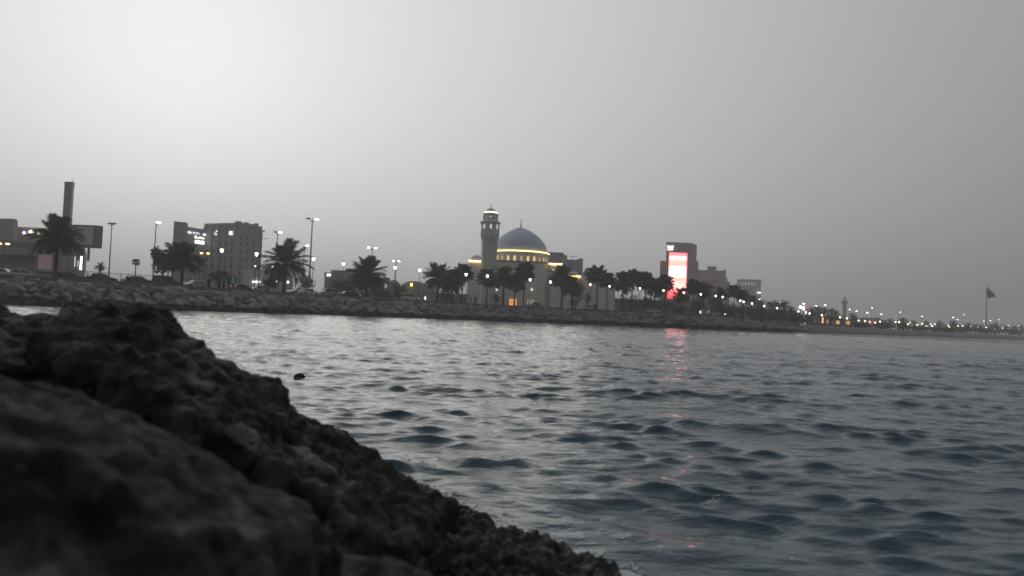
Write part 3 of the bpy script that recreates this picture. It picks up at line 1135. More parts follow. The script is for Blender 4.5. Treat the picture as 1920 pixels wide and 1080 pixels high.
ROADL = 'tall road lamps'
street_lamp('unlit tall twin lamp standing alone between billboard and hotel', 210, 419, 45, [(-1, 0), (1, 0)], 4, group=ROADL)
street_lamp('lit tall lamp left of the hotel above the bushy tree', 293, 416, 45, [(1, 1)], 4.5, group=ROADL, k=1.5)
street_lamp('tall lamp right of the hotel, lit head against the sky', 521, 435, 55, [(-1, 0), (1, 1)], 4.5, group=ROADL, k=1.35)
street_lamp('tallest twin lamp with one arm dark and one arm lit', 586, 410, 26, [(-1, 0), (1, 1)], 8, group=ROADL, k=1.3)
street_lamp('lower lit lamp left of the tallest twin lamp', 571, 460, 70, [(1, 1)], 5, group=ROADL, k=1.6)
street_lamp('lit twin lamp behind the full-crowned date palm', 698, 464, 60, [(-1, 1), (1, 1)], 6.5, group=ROADL, k=1.1)
street_lamp('small lit twin lamp above the lantern by the domed house', 743, 489, 90, [(-1, 1), (1, 1)], 5, group=ROADL, k=1.1)
SOD = 'orange twin lamps'
street_lamp('orange twin lamp in front of the hotel', 384, 474, 30, [(-1, 1), (1, 1)], 6.2, LAMP_Y, SOD, .85)
street_lamp('orange twin lamp at the left end of the mall', 7, 456, 30, [(-1, 1), (1, 1)], 7.5, LAMP_Y, SOD, .95)
street_lamp('thin unlit lamp beside the right edge of the hotel', 490, 433, 90, [(1, 0)], 5, group=ROADL)
street_lamp('low thin lamp post before the pale low block by the hotel', 478, 498, 40, [(1, 1)], 1.2, group=ROADL, k=.35)
street_lamp('short thin lamp post left of the arching date palm', 512, 500, 60, [(-1, 1)], 1.2, group=ROADL, k=.3)
LAMP_F = mat('far lamp lens', (1, .94, .84), emit=12)
fl = [(1423, 561, 120), (1462, 567, 120), (1506, 569, 130), (1529, 573, 160), (1546, 572, 160), (1592, 580, 200), (1605, 583, 200), (1625, 586, 200), (1634, 577, 220), (1651, 589, 180), (1687, 585, 220), (1728, 593, 200), (1786, 595, 180),
      (1794, 599, 220), (1806, 590, 260), (1844, 602, 200), (1848, 604, 160), (1856, 601, 260), (1872, 599, 260), (1872, 607, 160), (1890, 610, 160), (1909, 611, 160)]
for i, (px, py, e) in enumerate(fl):
    street_lamp('tiny distant road lamp over the far shore, %s right of the drum building' % ORD[i], px, py, e, [(1, 1)], 1.0, LAMP_F, 'distant road lamps over the far shore', 1.25 + .5 * ((i * 7) % 5) / 4, gz=2.8, post=.12)
fl2 = [(1541, 591, 20), (1575, 595, 30), (1588, 597, 30), (1610, 601, 30), (1622, 602, 30), (1641, 605, 30), (1650, 603, 40), (1679, 604, 40), (1686, 604, 40), (1699, 606, 50), (1702, 608, 40), (1706, 605, 60), (1720, 609, 40), (1729, 607, 40), (1737, 611, 40), (1745, 608, 40),
       (1748, 611, 40), (1753, 608, 60), (1778, 610, 40), (1780, 613, 40), (1796, 611, 40), (1805, 611, 50), (1820, 612, 40), (1834, 613, 40), (1849, 614, 40), (1863, 614.5, 40), (1866, 617, 40), (1880, 615, 40), (1890, 616, 40), (1911, 617, 40)]
LAMP_F2 = mat('beach lamp globe', (1, .84, .58), emit=5)
for i, (px, py, e) in enumerate(fl2):
    b = base(px, e, 2.4)
    H = pt(px, py, b.y).z - 2.4
    b.x = pt(px, py, b.y).x
    t = thing('beach_lamp', 'tiny white globe lamp among the far beach palms, %s right of the warm-lit kiosks' % ORD[i], 'lamp post', b, 0, 'globe lamps along the far beach')
    mb = MB()
    mb.lathe([(.12, 0), (.1, .3), (.07, H - .4)], 6)
    part('post', mb, POST, t)
    lb = MB()
    lb.lathe([(.08, -.3), (.24, -.16), (.29, 0), (.23, .18), (.07, .3)], 8, (0, 0, H))
    part('lamp_glass', lb, LAMP_F2, t, smooth=True)
print('PART2 OK')

# ================================================================== BUILDINGS
GLASS = mat('dark window glass', (.03, .033, .038), .15, .1, 1, spec=.5)
STRIP = mat('warm light strip', (1, .66, .22), emit=5.5)
LIT_WARM = mat('lit warm window', (1, .66, .25), emit=.9)
LIT_WHITE = mat('lit white sign', (1, .99, .97), emit=4)
LIT_VIO = mat('lit violet-white sign', (.92, .9, 1), emit=2.2)
PALE = mat('pale render', (.48, .46, .46), .9, .1, .25, .1, 3)
WHITEWALL = mat('mosque stone', (.80, .78, .735), .9, .08, .3, .1, 3)
BEIGE = mat('beige render', (.32, .285, .25), .9, .12, .25, .1, 3)
BROWN = mat('brown render', (.22, .19, .165), .9, .12, .25, .1, 3)
GREYW = mat('grey cladding', (.28, .27, .285), .8, .1, .3)
DARKW = mat('dark cladding', (.05, .05, .055), .7, .15, .3)
TRIM = mat('trim', (.26, .25, .24), .85, .1, 1)


def Z(px, py, Y):
    return pt(px, py, Y).z


def X(px, py, Y):
    return pt(px, py, Y).x


def foot(px, Y, py=None, z=GZ):
    py = py if py is not None else 552 + .0414 * px
    return Vector((X(px, py, Y), Y, z))


def window_mesh(w_, h_, arch=False, sill=True):
    """frame (proud of the wall) and pane; the face looks to -y, origin at the lower middle"""
    f, g = MB(), MB()
    t_ = min(.12, w_ * .14)
    f.box(-w_ / 2, -w_ / 2 + t_, -.1, .02, 0, h_)
    f.box(w_ / 2 - t_, w_ / 2, -.1, .02, 0, h_)
    f.box(-w_ / 2 + t_, w_ / 2 - t_, -.1, .02, h_ - t_, h_)
    f.box(-w_ / 2 - (.08 if sill else 0), w_ / 2 + (.08 if sill else 0), -.16, .02, -t_, 0)
    f.box(-t_ * .25, t_ * .25, -.08, .02, 0, h_ - t_)
    g.box(-w_ / 2 + t_, w_ / 2 - t_, -.03, .01, 0, h_ - t_)
    return f, g


def windows(root, A, B, z0, dz, rows, cols, w_, h_, fm, gm, lit=None, u0=.1, u1=.9, skip=()):
    """one window object (> pane) per opening on the face from A (viewer's left) to B (viewer's right); A, B local to root"""
    f, g = window_mesh(w_, h_)
    fme, gme = f.mesh('window', fm), g.mesh('pane', gm)
    d = (B - A)
    rz = math.atan2(d.y, d.x)
    for r in range(rows):
        for c in range(cols):
            if (r, c) in skip:
                continue
            u = u0 + (u1 - u0) * ((c + .5) / cols)
            p = A + d * u
            wo = link('window', fme, root, (p.x, p.y, z0 + r * dz), rz)
            po = link('pane', gme, wo)
            if lit and (r, c) in lit:
                po.material_slots[0].link = 'OBJECT'
                po.material_slots[0].material = LIT_WARM


def text_part(name, txt, size, m, parent, loc, rz=0, depth=.06):
    cu = bpy.data.curves.new(name, 'FONT')
    cu.body = txt
    cu.size = size
    cu.extrude = depth
    cu.offset = size * .02
    ob = bpy.data.objects.new('tmp', cu)
    COL.objects.link(ob)
    me = bpy.data.meshes.new_from_object(ob.evaluated_get(bpy.context.evaluated_depsgraph_get()))
    bpy.data.objects.remove(ob)
    me.materials.clear()
    me.materials.append(m)
    me.transform(Matrix.Rotation(math.pi / 2, 4, 'X'))
    o = link(name, me, parent, loc, rz)
    return o


def strokes(name, paths, r_, m, parent, loc, rz=0):
    """lettering drawn as raised strokes in the x-z plane"""
    mb = MB()
    for p in paths:
        if len(p) == 1:
            mb.lathe([(.001, -r_ * 1.2), (r_ * 1.3, 0), (.001, r_ * 1.2)], 6, (p[0][0], 0, p[0][1]))
        else:
            mb.tube([(a, 0, b) for a, b in p], r_, 5)
    return part(name, mb, m, parent, loc, rz)


def shear(root, k):
    """let the side walls of a building run along the local street, k metres sideways per metre of depth"""
    for o in root.children:
        me = o.data
        o.location.x += k * o.location.y
        if me is not None and me.users == 1:
            for v in me.vertices:
                v.co.x += k * v.co.y
        for c_ in o.children:
            if c_.data is not None and c_.data.users == 1 and o.data.users == 1:
                for v in c_.data.vertices:
                    v.co.x += k * v.co.y


# ---- left: mall, tower, billboard
Ym = 175
rt_ = foot(60, Ym)
mall = thing('mall_building', 'low pinkish mall with tall facade panels and a dark awning behind the parked cars', 'building', rt_)


def L(px, py, Y):
    p = pt(px, py, Y)
    return p - rt_


MALLW = mat('mall render', (.34, .295, .295), .9, .12, .3, .1, 3)
mb = MB()
x0, x1 = L(-40, 470, Ym).x, L(157, 485, Ym).x
zt = L(100, 460, Ym).z
mb.prism([(x0, 0), (x1, 0), (x1 - 16.5, 30), (x0, 30)], 0, zt)
part('wall', mb, MALLW, mall)
mb = MB()
mb.box(x0, x1 + .3, -.5, .4, zt, zt + .7)
part('cornice', mb, TRIM, mall)
# facade panels
pb = MB()
pw = (x1 - x0) / 15
pb.box(-pw * .42, pw * .42, -.22, .01, 0, zt * .88)
pme = pb.mesh('facade_panel', mat('facade panel', (.40, .345, .345), .85, .1, .4))
for i in range(15):
    if i % 4 == 3:
        continue
    link('facade_panel', pme, mall, (x0 + pw * (i + .5), 0, .2))
mb = MB()
mb.box(L(-40, 480, Ym).x, L(70, 480, Ym).x, -3.0, -.23, L(30, 486, Ym).z, L(30, 479, Ym).z)
part('awning', mb, mat('navy awning', (.022, .025, .045), .7, .1, 2), mall)
mb = MB()
mb.box(L(147, 480, Ym).x, L(157, 480, Ym).x + .05, -.4, -.23, L(150, 500, Ym).z, L(150, 462, Ym).z)
part('corner_panel', mb, mat('corner cladding', (.06, .045, .042), .6, .2, 1), mall)
for px, wp, y0, y1 in ((154.5, 2.6, 481, 506), (143, .8, 481, 500), (149, .8, 484, 500)):
    mb = MB()
    p = L(px, 490, Ym)
    wd = wp * Ym / F_PX
    mb.box(p.x - wd / 2, p.x + wd / 2, -.6, -.41, L(px, y1, Ym).z, L(px, y0, Ym).z)
    part('light_strip', mb, LIT_WHITE if wp > 1 else mat('faint strip', (1, .95, .9), emit=.8), mall)
mb = MB()
mb.box(L(74, 480, Ym).x, L(98, 480, Ym).x, -.32, -.23, L(85, 505, Ym).z, L(85, 478, Ym).z)
part('shop_window', mb, mat('pink lit shop window', (.7, .42, .55), emit=.16), mall)
# roof storey set back
r2 = thing('office_block', 'plain grey block rising behind the mall at the frame edge', 'building', foot(0, 240))
rt2 = r2.location
mb = MB()
mb.prism([(pt(-60, 430, 240).x - rt2.x, 0), (pt(10, 430, 236).x - rt2.x, -4), (pt(32, 430, 240).x - rt2.x, 0), (pt(32, 430, 240).x - rt2.x, 25), (pt(-60, 430, 240).x - rt2.x, 25)], 0, Z(20, 411, 238) - GZ)
part('wall', mb, GREYW, r2)
mb = MB()
zz = Z(20, 411, 238) - GZ
mb.box(pt(-60, 430, 240).x - rt2.x, pt(-30, 430, 240).x - rt2.x, 4, 12, zz, zz + 2)
part('roof_plant', mb, GREYW, r2)
shear(r2, -.66)
r3 = thing('roof_storey_block', 'lower grey storey with coloured roof lights above the mall', 'building', foot(48, 215))
q = r3.location
mb = MB()
mb.box(X(32, 440, 215) - q.x, X(120, 440, 215) - q.x, 0, 20, 0, Z(50, 426, 215) - GZ)
part('wall', mb, GREYW, r3)
mb = MB()
mb.box(X(40, 440, 215) - q.x, X(76, 440, 215) - q.x, -.5, -.2, Z(55, 443, 215) - GZ, Z(55, 440, 215) - GZ)
part('red_band', mb, mat('dim red light band', (.5, .03, .03), emit=.25), r3)
for px, py, c, s_ in ((45, 437, mat('violet roof light', (.75, .55, 1), emit=4), .5), (58, 436, mat('amber roof light', (1, .75, .45), emit=6), .75), (72, 438, LIT_WHITE, .5), (78, 438.5, LIT_WHITE, .22), (100, 442, LIT_WHITE, .5)):
    mb = MB()
    p = pt(px, py, 215) - q
    mb.lathe([(.05, -s_ * .8), (s_ * .8, -s_ * .3), (s_ * .8, s_ * .3), (.05, s_ * .8)], 8, (p.x, -.9, p.z))
    part('roof_light', mb, c, r3)
shear(r3, -.62)

tw = thing('slim_tower', 'slim dark blue-grey slab tower rising behind the big date palm', 'tower', foot(122, 260))
q = tw.location
Yt = 260
mb = MB()
xa, xb, xc = X(117.5, 400, Yt) - q.x, X(132, 400, Yt) - q.x, X(136, 400, Yt + 2) - q.x
xo = (X(126, 400, Yt) - q.x)
ztop = Z(127, 343, Yt) - GZ
mb.prism([(xa, 0), (xb, 0), (xc, 2), (xc - 1.6, 4.5), (xa - 2, 4.5)], 0, ztop)
part('wall', mb, mat('blue-grey curtain wall', (.11, .125, .155), .45, .15, .5, spec=.5), tw)
for i in range(14):
    if i == 0:
        fb = MB()
        fb.box(xa - .03, xb + .02, -.09, -.001, 0, .22)
        fme = fb.mesh('floor_band', mat('dark floor band', (.055, .06, .07), .6, .1, 1))
    link('floor_band', fme, tw, (0, 0, ztop * (i + 1) / 15))
mb = MB()
mb.prism([(xa - .15, -.15), (xb + .1, -.15), (xc + .15, 2), (xc - 1.5, 4.6), (xa - 2.1, 4.6)], ztop, ztop + .4)
part('roof_cap', mb, DARKW, tw)
mb = MB()
mb.tube([(xo, 2, ztop + .4), (xo, 2, ztop + 2)], .08, 5)
part('mast', mb, DARKW, tw)

Yb = 168
bb = thing('billboard', 'big blank pale billboard box on the corner of the mall roof', 'billboard', foot(158, Yb, 460, Z(150, 461, Yb)))
q = bb.location
xa, xb, xc = X(128, 440, Yb) - q.x, X(177, 440, Yb) - q.x, X(187, 440, Yb) - q.x
h = Z(160, 421.5, Yb) - q.z
mb = MB()
mb.prism([(xa, .6), (xb, 0), (xc, 1.2), (xc - 2.8, 6), (xa - 2.8, 6)], 0, h)
part('body', mb, mat('billboard side', (.19, .20, .23), .7, .1, 1), bb)
mb = MB()
sl_ = -.6 / (xb - xa)
a_, b_ = xa + .4, xb - .3
yy = lambda x: .6 + (x - xa) * sl_ - .05
mb.add([(a_, yy(a_), .35), (b_, yy(b_), .35), (b_, yy(b_), h - .35), (a_, yy(a_), h - .35), (a_, yy(a_) + .04, .35), (b_, yy(b_) + .04, .35), (b_, yy(b_) + .04, h - .35), (a_, yy(a_) + .04, h - .35)],
       [(0, 1, 2, 3), (0, 4, 5, 1), (1, 5, 6, 2), (2, 6, 7, 3), (3, 7, 4, 0)])
part('panel', mb, mat('blank billboard face', (.55, .56, .66), .6, .05, .3), bb)
for x in (xa + 1, xb - 2.5):
    mb = MB()
    mb.box(x, x + .4, 2, 2.4, -3.2, 0)
    part('support', mb, GREYW, bb)

# ---- hotel
Yh = 300
ht = thing('hotel_building', 'tall grey-brown hotel with lit rooftop signs and vertical bays', 'building', foot(400, Yh))
q = ht.location.copy()


def H2(px, Y, py=480):
    return Vector((X(px, py, Y) - q.x, Y - q.y, 0))


HW = mat('hotel render', (.25, .235, .22), .9, .1, .2, .1, 3)
HW2 = mat('hotel pilaster', (.31, .295, .28), .9, .1, .2)
c1, c2, c3, c4, c5 = H2(323, 292), H2(347, 294), H2(381, 303), H2(442, 295), H2(488, 306)
back = 26
mb = MB()
zt = Z(345, 428, 296) - GZ
mb.prism([(c1.x, c1.y), (c2.x, c2.y), (c3.x, c3.y), (c3.x - 10, c3.y + back), (c1.x - 11, c1.y + back)], 0, zt)
part('wing_wall', mb, HW, ht)
mb = MB()
z1_ = Z(336, 416, 293) - GZ
mb.prism([(c1.x, c1.y - .3), (c2.x, c2.y - .3), (c2.x - 2.6, c2.y + 7), (c1.x - 3, c1.y + 7)], 0, z1_)
part('stair_tower', mb, HW, ht)
mb = MB()
z2_ = Z(442, 420.5, 296) - GZ
mb.prism([(c3.x, c3.y), (c4.x, c4.y), (c5.x, c5.y), (c5.x - 9.3, c5.y + back), (c3.x - 9.3, c3.y + back)], 0, z2_)
part('main_wall', mb, HW, ht)
# parapets
for A, B, zt_ in ((c3, c4, z2_), (c4, c5, z2_), (c2, c3, zt)):
    d = (B - A)
    n_ = Vector((d.y, -d.x, 0)).normalized()
    mb = MB()
    o_ = n_ * .35
    i_ = n_ * -.5
    mb.prism([(A.x + o_.x, A.y + o_.y), (B.x + o_.x, B.y + o_.y), (B.x + i_.x, B.y + i_.y), (A.x + i_.x, A.y + i_.y)], zt_ - .5, zt_ + .5)
    part('parapet', mb, HW2, ht)
# bays (pilasters) and windows
for A, B, us, zt_ in ((c3, c4, (.02, .22, .42, .62, .82, .98), z2_), (c4, c5, (.05, .3, .55, .8, .97), z2_), (c2, c3, (.08, .5, .94), zt)):
    d = B - A
    rz = math.atan2(d.y, d.x)
    pb = MB()
    pb.box(-.55, .55, -.5, .01, 0, zt_ - .8)
    pme = pb.mesh('pilaster', HW2)
    for u in us:
        p = A + d * u
        link('pilaster', pme, ht, (p.x, p.y, 0), rz)
dz = (z2_ - 6) / 8
windows(ht, c3, c4, 3.2, dz, 8, 5, 1.5, 1.9, HW2, GLASS, u0=.02, u1=.98, skip=((7, 3), (7, 4), (7, 0)))
windows(ht, c4, c5, 3.2, dz, 8, 4, 1.4, 1.9, HW2, GLASS, u0=.05, u1=.97)
windows(ht, c2, c3, 3.2, dz, 6, 4, 1.4, 1.8, HW2, GLASS, u0=.08, u1=.94)
d = c4 - c3
p = c3 + d * .92
mb = MB()
mb.lathe([(1.5, 0), (1.5, 1.2), (1.1, 1.6), (.2, 1.7)], 12, (p.x, p.y + 4, z2_))
mb.box(p.x + 1.4, p.x + 3.6, p.y + 3.5, p.y + 5, z2_, z2_ + .9)
part('roof_tank', mb, GREYW, ht)
mb = MB()
p5 = c5
mb.tube([(p5.x - .2, p5.y - .2, z2_ - 4.4), (p5.x + 3, p5.y - .2, z2_ - 4.3)], .14, 5)
part('flood_light_arm', mb, DARKW, ht)
for u_, w_, h__ in ((.25, 1.6, 1.0), (.5, 2.4, .7), (.66, 1.2, 1.3)):
    mb = MB()
    pp = c4 + (c5 - c4) * u_
    mb.box(pp.x - w_ / 2, pp.x + w_ / 2, pp.y + 2, pp.y + 4, z2_, z2_ + h__ + .4)
    part('roof_unit', mb, GREYW, ht)
# signs: the wing carries a row of broken lit letters under its parapet, the sign CENTRO with its Arabic line over it; two small ones on the main block
dw = c3 - c2
rw = math.atan2(dw.y, dw.x)
ux = Vector((math.cos(rw), math.sin(rw), 0))
nw = Vector((math.sin(rw), -math.cos(rw), 0)) * .6
ps = c2 + ux * 1.2 + nw * 1.7
sg = MB()
k = .21
segs = [(-9, 0, -9, 11), (-5, 0, -5, 12), (-2, 0, -2, 11), (2, 9, 2, 0), (9, 0, 9, 9), (9, 9, 15, 9), (15, 9, 15, 5), (20, 9, 26, 9), (20, 9, 20, 2), (29, 9, 29, 1), (44, 9, 53, 9), (44, 9, 44, 3), (44, 3, 53, 3), (53, 3, 53, 9), (58, 9, 58, 1), (61, 9, 61, 5)]
for a, b, c_, d_ in segs:
    sg.tube([(a * k * .72, 0, b * k * .42), (c_ * k * .72, 0, d_ * k * .42)], .12, 4)
part('rooftop_sign', sg, LIT_VIO, ht, (ps.x, ps.y, zt - 2.2), rw)
ps = c2 + ux * (dw.length * .42) + nw
text_part('hotel_sign', 'CENTRO', 1.75, LIT_WHITE, ht, (ps.x, ps.y, zt - 5.6), rw)
strokes('arabic_sign', [[(0, .0), (0, 1.0), (.5, .9), (.6, .1), (0, 0)], [(.9, .25), (1.5, .25), (2.0, .5)], [(2.0, .3), (2.8, .3), (2.8, .75)], [(2.8, .3), (3.8, .3), (3.9, .7)], [(4.0, .3), (5.2, .25), (5.5, -.1)], [(2.3, .85)], [(3.3, .8)], [(4.6, .75)]], .09, LIT_WHITE, ht, (ps.x, ps.y, zt - 3.6), rw)
dm = c4 - c3
rm = math.atan2(dm.y, dm.x)
um = Vector((math.cos(rm), math.sin(rm), 0))
nm = Vector((math.sin(rm), -math.cos(rm), 0)) * .75
ps = c3 + um * (dm.length * .36) + nm
strokes_o = strokes('small_sign', [[(0, .2), (.3, .2)], [(.7, .1), (1.2, .15)], [(.2, .9)], [(.9, 1.3), (1.4, 1.5)]], .18, LIT_VIO, ht, (ps.x, ps.y, z2_ - 4.2), rm)
strokes_o['kind'] = 'stuff'
ps = c3 + um * (dm.length * .80) + nm
strokes('violet_sign', [[(0, .9), (.7, 1.0), (2.0, .9)], [(.5, .2), (.9, .9)], [(1.0, 0), (1.2, .7), (1.6, .1)], [(1.7, .5), (2.0, .1)], [(0, .35), (.6, .2)], [(.1, 1.3), (1.9, 1.35)]], .13, LIT_VIO, ht, (ps.x, ps.y, z2_ - 4.4), rm)

# ---- pale low block right of the hotel
lb_ = thing('low_block', 'pale low block at the right foot of the hotel', 'building', foot(500, 250))
q = lb_.location
mb = MB()
mb.prism([(X(455, 515, 250) - q.x, 0), (X(515, 515, 250) - q.x, 0), (X(545, 515, 256) - q.x, 6), (X(545, 515, 256) - q.x - 5, 20), (X(455, 515, 250) - q.x - 6, 20)], 0, Z(490, 506, 250) - GZ)
part('wall', mb, PALE, lb_)
mb = MB()
mb.box(X(517, 515, 252) - q.x, X(545, 515, 252) - q.x, -.5, 5, 0, Z(530, 516, 252) - GZ)
part('porch', mb, GREYW, lb_)
mb = MB()
mb.box(X(475, 515, 250) - q.x, X(489, 515, 250) - q.x, -.5, -.2, Z(482, 530, 250) - GZ, Z(482, 527.5, 250) - GZ)
part('shop_sign', mb, LIT_WHITE, lb_)
for px, py in ((508, 527), (518, 527), (540, 529)):
    p = pt(px, py, 245) - q
    mb = MB()
    mb.lathe([(.05, -.4), (.45, 0), (.05, .4)], 7, (p.x, p.y, p.z))
    part('wall_light', mb, LIT_WHITE, lb_)

# ---- flat-roofed house
Yr = 230
hs_ = thing('flat_roofed_house', 'low beige flat-roofed house with stepped roof behind the full-crowned palm', 'building', foot(665, Yr))
q = hs_.location


def hb(name, m, px0, px1, pyt, y0=0, dep=14, pyb=None):
    mb = MB()
    pm = (px0 + px1) / 2
    mb.box(X(px0, 530, Yr) - q.x, X(px1, 530, Yr) - q.x, y0, y0 + dep, 0 if pyb is None else Z(pm, pyb, Yr) - GZ, Z(pm, pyt, Yr) - GZ)
    return part(name, mb, m, hs_)


hb('wall', BEIGE, 608, 730, 519)
hb('upper_storey', BEIGE, 619, 662, 506, 3, 9)
hb('upper_storey', BROWN, 646, 684, 503, 4.01, 8)
hb('side_wing', BEIGE, 700, 735, 527, -1.5, 12)
for px0, px1, pyt in ((607, 645, 510.5), (645, 731, 518.5)):
    mb = MB()
    mb.box(X(px0, 530, Yr) - q.x, X(px1, 530, Yr) - q.x, -.3, 0, Z(px0, pyt + 6, Yr) - GZ, Z(px0, pyt + (0 if px0 < 640 else -1), Yr) - GZ)
    part('parapet', mb, BEIGE, hs_)
for px in (614.5, 618.5):
    p = pt(px, 516, Yr) - q
    mb = MB()
    mb.box(p.x - .2, p.x + .2, -.45, -.31, p.z - .25, p.z + .35)
    part('wall_light', mb, LIT_WHITE, hs_)
A, B = Vector((X(650, 535, Yr) - q.x, -.01, 0)), Vector((X(700, 535, Yr) - q.x, -.01, 0))
windows(hs_, A, B, 1.5, 3, 1, 4, 1.4, 1.6, TRIM, GLASS)
mb = MB()
p = pt(634, 505, Yr) - q
for dx in (-.9, 0, .7):
    mb.tube([(p.x + dx, 6, p.z - 1.5), (p.x + dx, 6, p.z + .9)], .05, 4)
mb.box(p.x - 1.2, p.x + .9, 6.1, 6.3, p.z - .2, p.z)
part('roof_antenna', mb, GREYW, hs_)
mb = MB()
mb.box(X(721, 535, Yr) - q.x, X(725, 535, Yr) - q.x, -2, -1.6, Z(723, 541, Yr) - GZ, Z(723, 533, Yr) - GZ)
part('lit_door', mb, mat('pale lit doorway', (.9, .85, .8), emit=.35), hs_)
shear(hs_, -.21)

dh = thing('domed_house', 'low brown house with two gently domed roofs left of the mosque palms', 'building', foot(775, Yr + 10))
q = dh.location
mb = MB()
mb.box(X(742, 540, 240) - q.x, X(815, 540, 240) - q.x, 0, 14, 0, Z(775, 537, 240) - GZ)
part('wall', mb, BEIGE, dh)
for cx, hw, pyt in ((733, 14, 523), (773, 27, 525), (806, 12, 529)):
    mb = MB()
    zt = Z(cx, pyt, 240) - GZ
    zb = Z(cx, 538, 240) - GZ
    r_ = hw * 240 / F_PX
    mb.lathe([(r_ * 1.02, 0), (r_, .1 * (zt - zb)), (r_ * .8, .55 * (zt - zb)), (r_ * .45, .9 * (zt - zb)), (.05, zt - zb)], 20, (X(cx, 530, 240) - q.x, 6, zb - .02))
    part('roof', mb, BROWN, dh, smooth=True)
p = pt(772, 534, 240) - q
mb = MB()
mb.lathe([(.1, -.45), (.32, -.2), (.34, .3), (.1, .5)], 8, (p.x, -.6, p.z))
part('wall_light', mb, mat('yellow wall light', (1, .8, .12), emit=5), dh)

# ================================================================== MOSQUE
YM = 240
mq = thing('mosque', 'pale stone mosque with a large blue-grey dome ringed by golden light', 'mosque', foot(975, YM, 570))
q = mq.location.copy()
S = YM / F_PX


def MX(px, py=500, Y=YM):
    return X(px, py, Y) - q.x


def MZ(px, py, Y=YM):
    return Z(px, py, Y) - q.z


dcx = MX(975.5, 470)
zd0, zd1 = MZ(975, 470), MZ(976, 427, YM + 13)
R0 = 54.3 * S
DOME = mat('dome cladding', (.46, .535, .68), .55, .1, .35, spec=.5)
mb = MB()
hd = zd1 - zd0
prof = [(1.0, 0), (1.0, .06), (.985, .16), (.955, .26), (.91, .36), (.845, .46), (.76, .56), (.655, .66), (.525, .76), (.365, .86), (.2, .94), (.09, .985), (.02, 1.0)]
mb.lathe([(R0 * a, hd * b) for a, b in prof], 48, (dcx, 13, zd0))
dome = part('dome', mb, DOME, mq, smooth=True)
for k in range(24):        # raised seams of the cladding
    if k == 0:
        rb = MB()
        rb.tube([(R0 * a + .02, 0, hd * b) for a, b in prof[1:-1]], .06, 4)
        rme = rb.mesh('seam', DOME)
    link('seam', rme, dome, (dcx, 13, zd0), 2 * math.pi * k / 24 + .06)
mb = MB()
zf = zd1 - .05
mb.lathe([(.28, 0), (.3, .3), (.1, .5), (.28, .8), (.3, 1.0), (.09, 1.25), (.16, 1.5), (.06, 1.75), (.05, 2.3)], 10, (dcx, 13, zf))
for sg_ in (1, -1):
    mb.tube([(dcx + sg_ * .55 * math.sin(a), 13, zf + 2.75 - .5 * math.cos(a)) for a in np.linspace(0, 2.3, 8)], [.1, .1, .095, .09, .08, .065, .05, .02], 5)
part('finial', mb, IRON, dome)
rd = 56.5 * S
mb = MB()
zdr = MZ(975, 493)
mb.lathe([(rd, zdr), (rd, zd0 - .5), (rd + .45, zd0 - .35), (rd + .45, zd0 + .1), (R0 + .1, zd0 + .3)], 48, (dcx, 13, 0))
drum = part('drum', mb, WHITEWALL, mq)
mb = MB()
n_s = 48
for k in range(n_s):
    a, b = 2 * math.pi * k / n_s, 2 * math.pi * (k + .93) / n_s
    r1_ = rd + .34
    vs = []
    for t_ in (a, b):
        for rr_, zz_ in ((r1_, .12), (r1_ + .14, .2), (r1_, .4)):
            vs.append((dcx + rr_ * math.cos(t_), 13 + rr_ * math.sin(t_), zd0 + zz_))
    mb.add(vs, [(0, 3, 4, 1), (1, 4, 5, 2), (2, 5, 3, 0), (0, 1, 2), (3, 5, 4)])
part('light_strip', mb, STRIP, drum)
# arched drum windows
fb, gb = MB(), MB()
ww, wh = .62, 1.7
arc = [(ww * math.cos(a), wh + ww * math.sin(a)) for a in np.linspace(0, math.pi, 9)]
outl = [(ww, 0)] + arc + [(-ww, 0)]
inl = [(x * .72, z if z < wh else wh + (z - wh) * .72) for x, z in outl]
for i in range(len(outl) - 1):
    a, b, c_, d_ = outl[i], outl[i + 1], inl[i + 1], inl[i]
    fb.add([(a[0], -.2, a[1]), (b[0], -.2, b[1]), (c_[0], -.2, c_[1]), (d_[0], -.2, d_[1]), (a[0], .1, a[1]), (b[0], .1, b[1]), (c_[0], .1, c_[1]), (d_[0], .1, d_[1])],
           [(0, 3, 2, 1), (0, 1, 5, 4), (2, 3, 7, 6)])
gb.add([(x, -.05, z) for x, z in inl], [tuple(range(len(inl)))])
fme, gme = fb.mesh('window', WHITEWALL), gb.mesh('pane', LIT_WARM)
LIT_DIM = mat('dim warm window', (1, .6, .2), emit=.45)
for k in range(28):
    a = 2 * math.pi * k / 28 + .05
    if math.sin(a) > .25:
        continue
    wo_ = link('window', fme, drum, (dcx + (rd + .02) * math.cos(a), 13 + (rd + .02) * math.sin(a), zdr + .55), a + math.pi / 2)
    po_ = link('pane', gme, wo_)
    if k % 3 == 0:
        po_.material_slots[0].link = 'OBJECT'
        po_.material_slots[0].material = LIT_DIM
# main prayer hall with chamfered corners
mb = MB()
xl, xr = MX(899, 540), MX(1034, 540)
zw = MZ(975, 491.5)
mb.prism([(xl + 2, 0), (xr - 2, 0), (xr, 2), (xr, 26), (xl, 26), (xl, 2)], 0, zw)
part('wall', mb, WHITEWALL, mq)
mb = MB()
mb.box(xl + 1.6, xr - 1.6, -.25, .5, zw - .02, zw + .45)
part('cornice', mb, TRIM, mq)
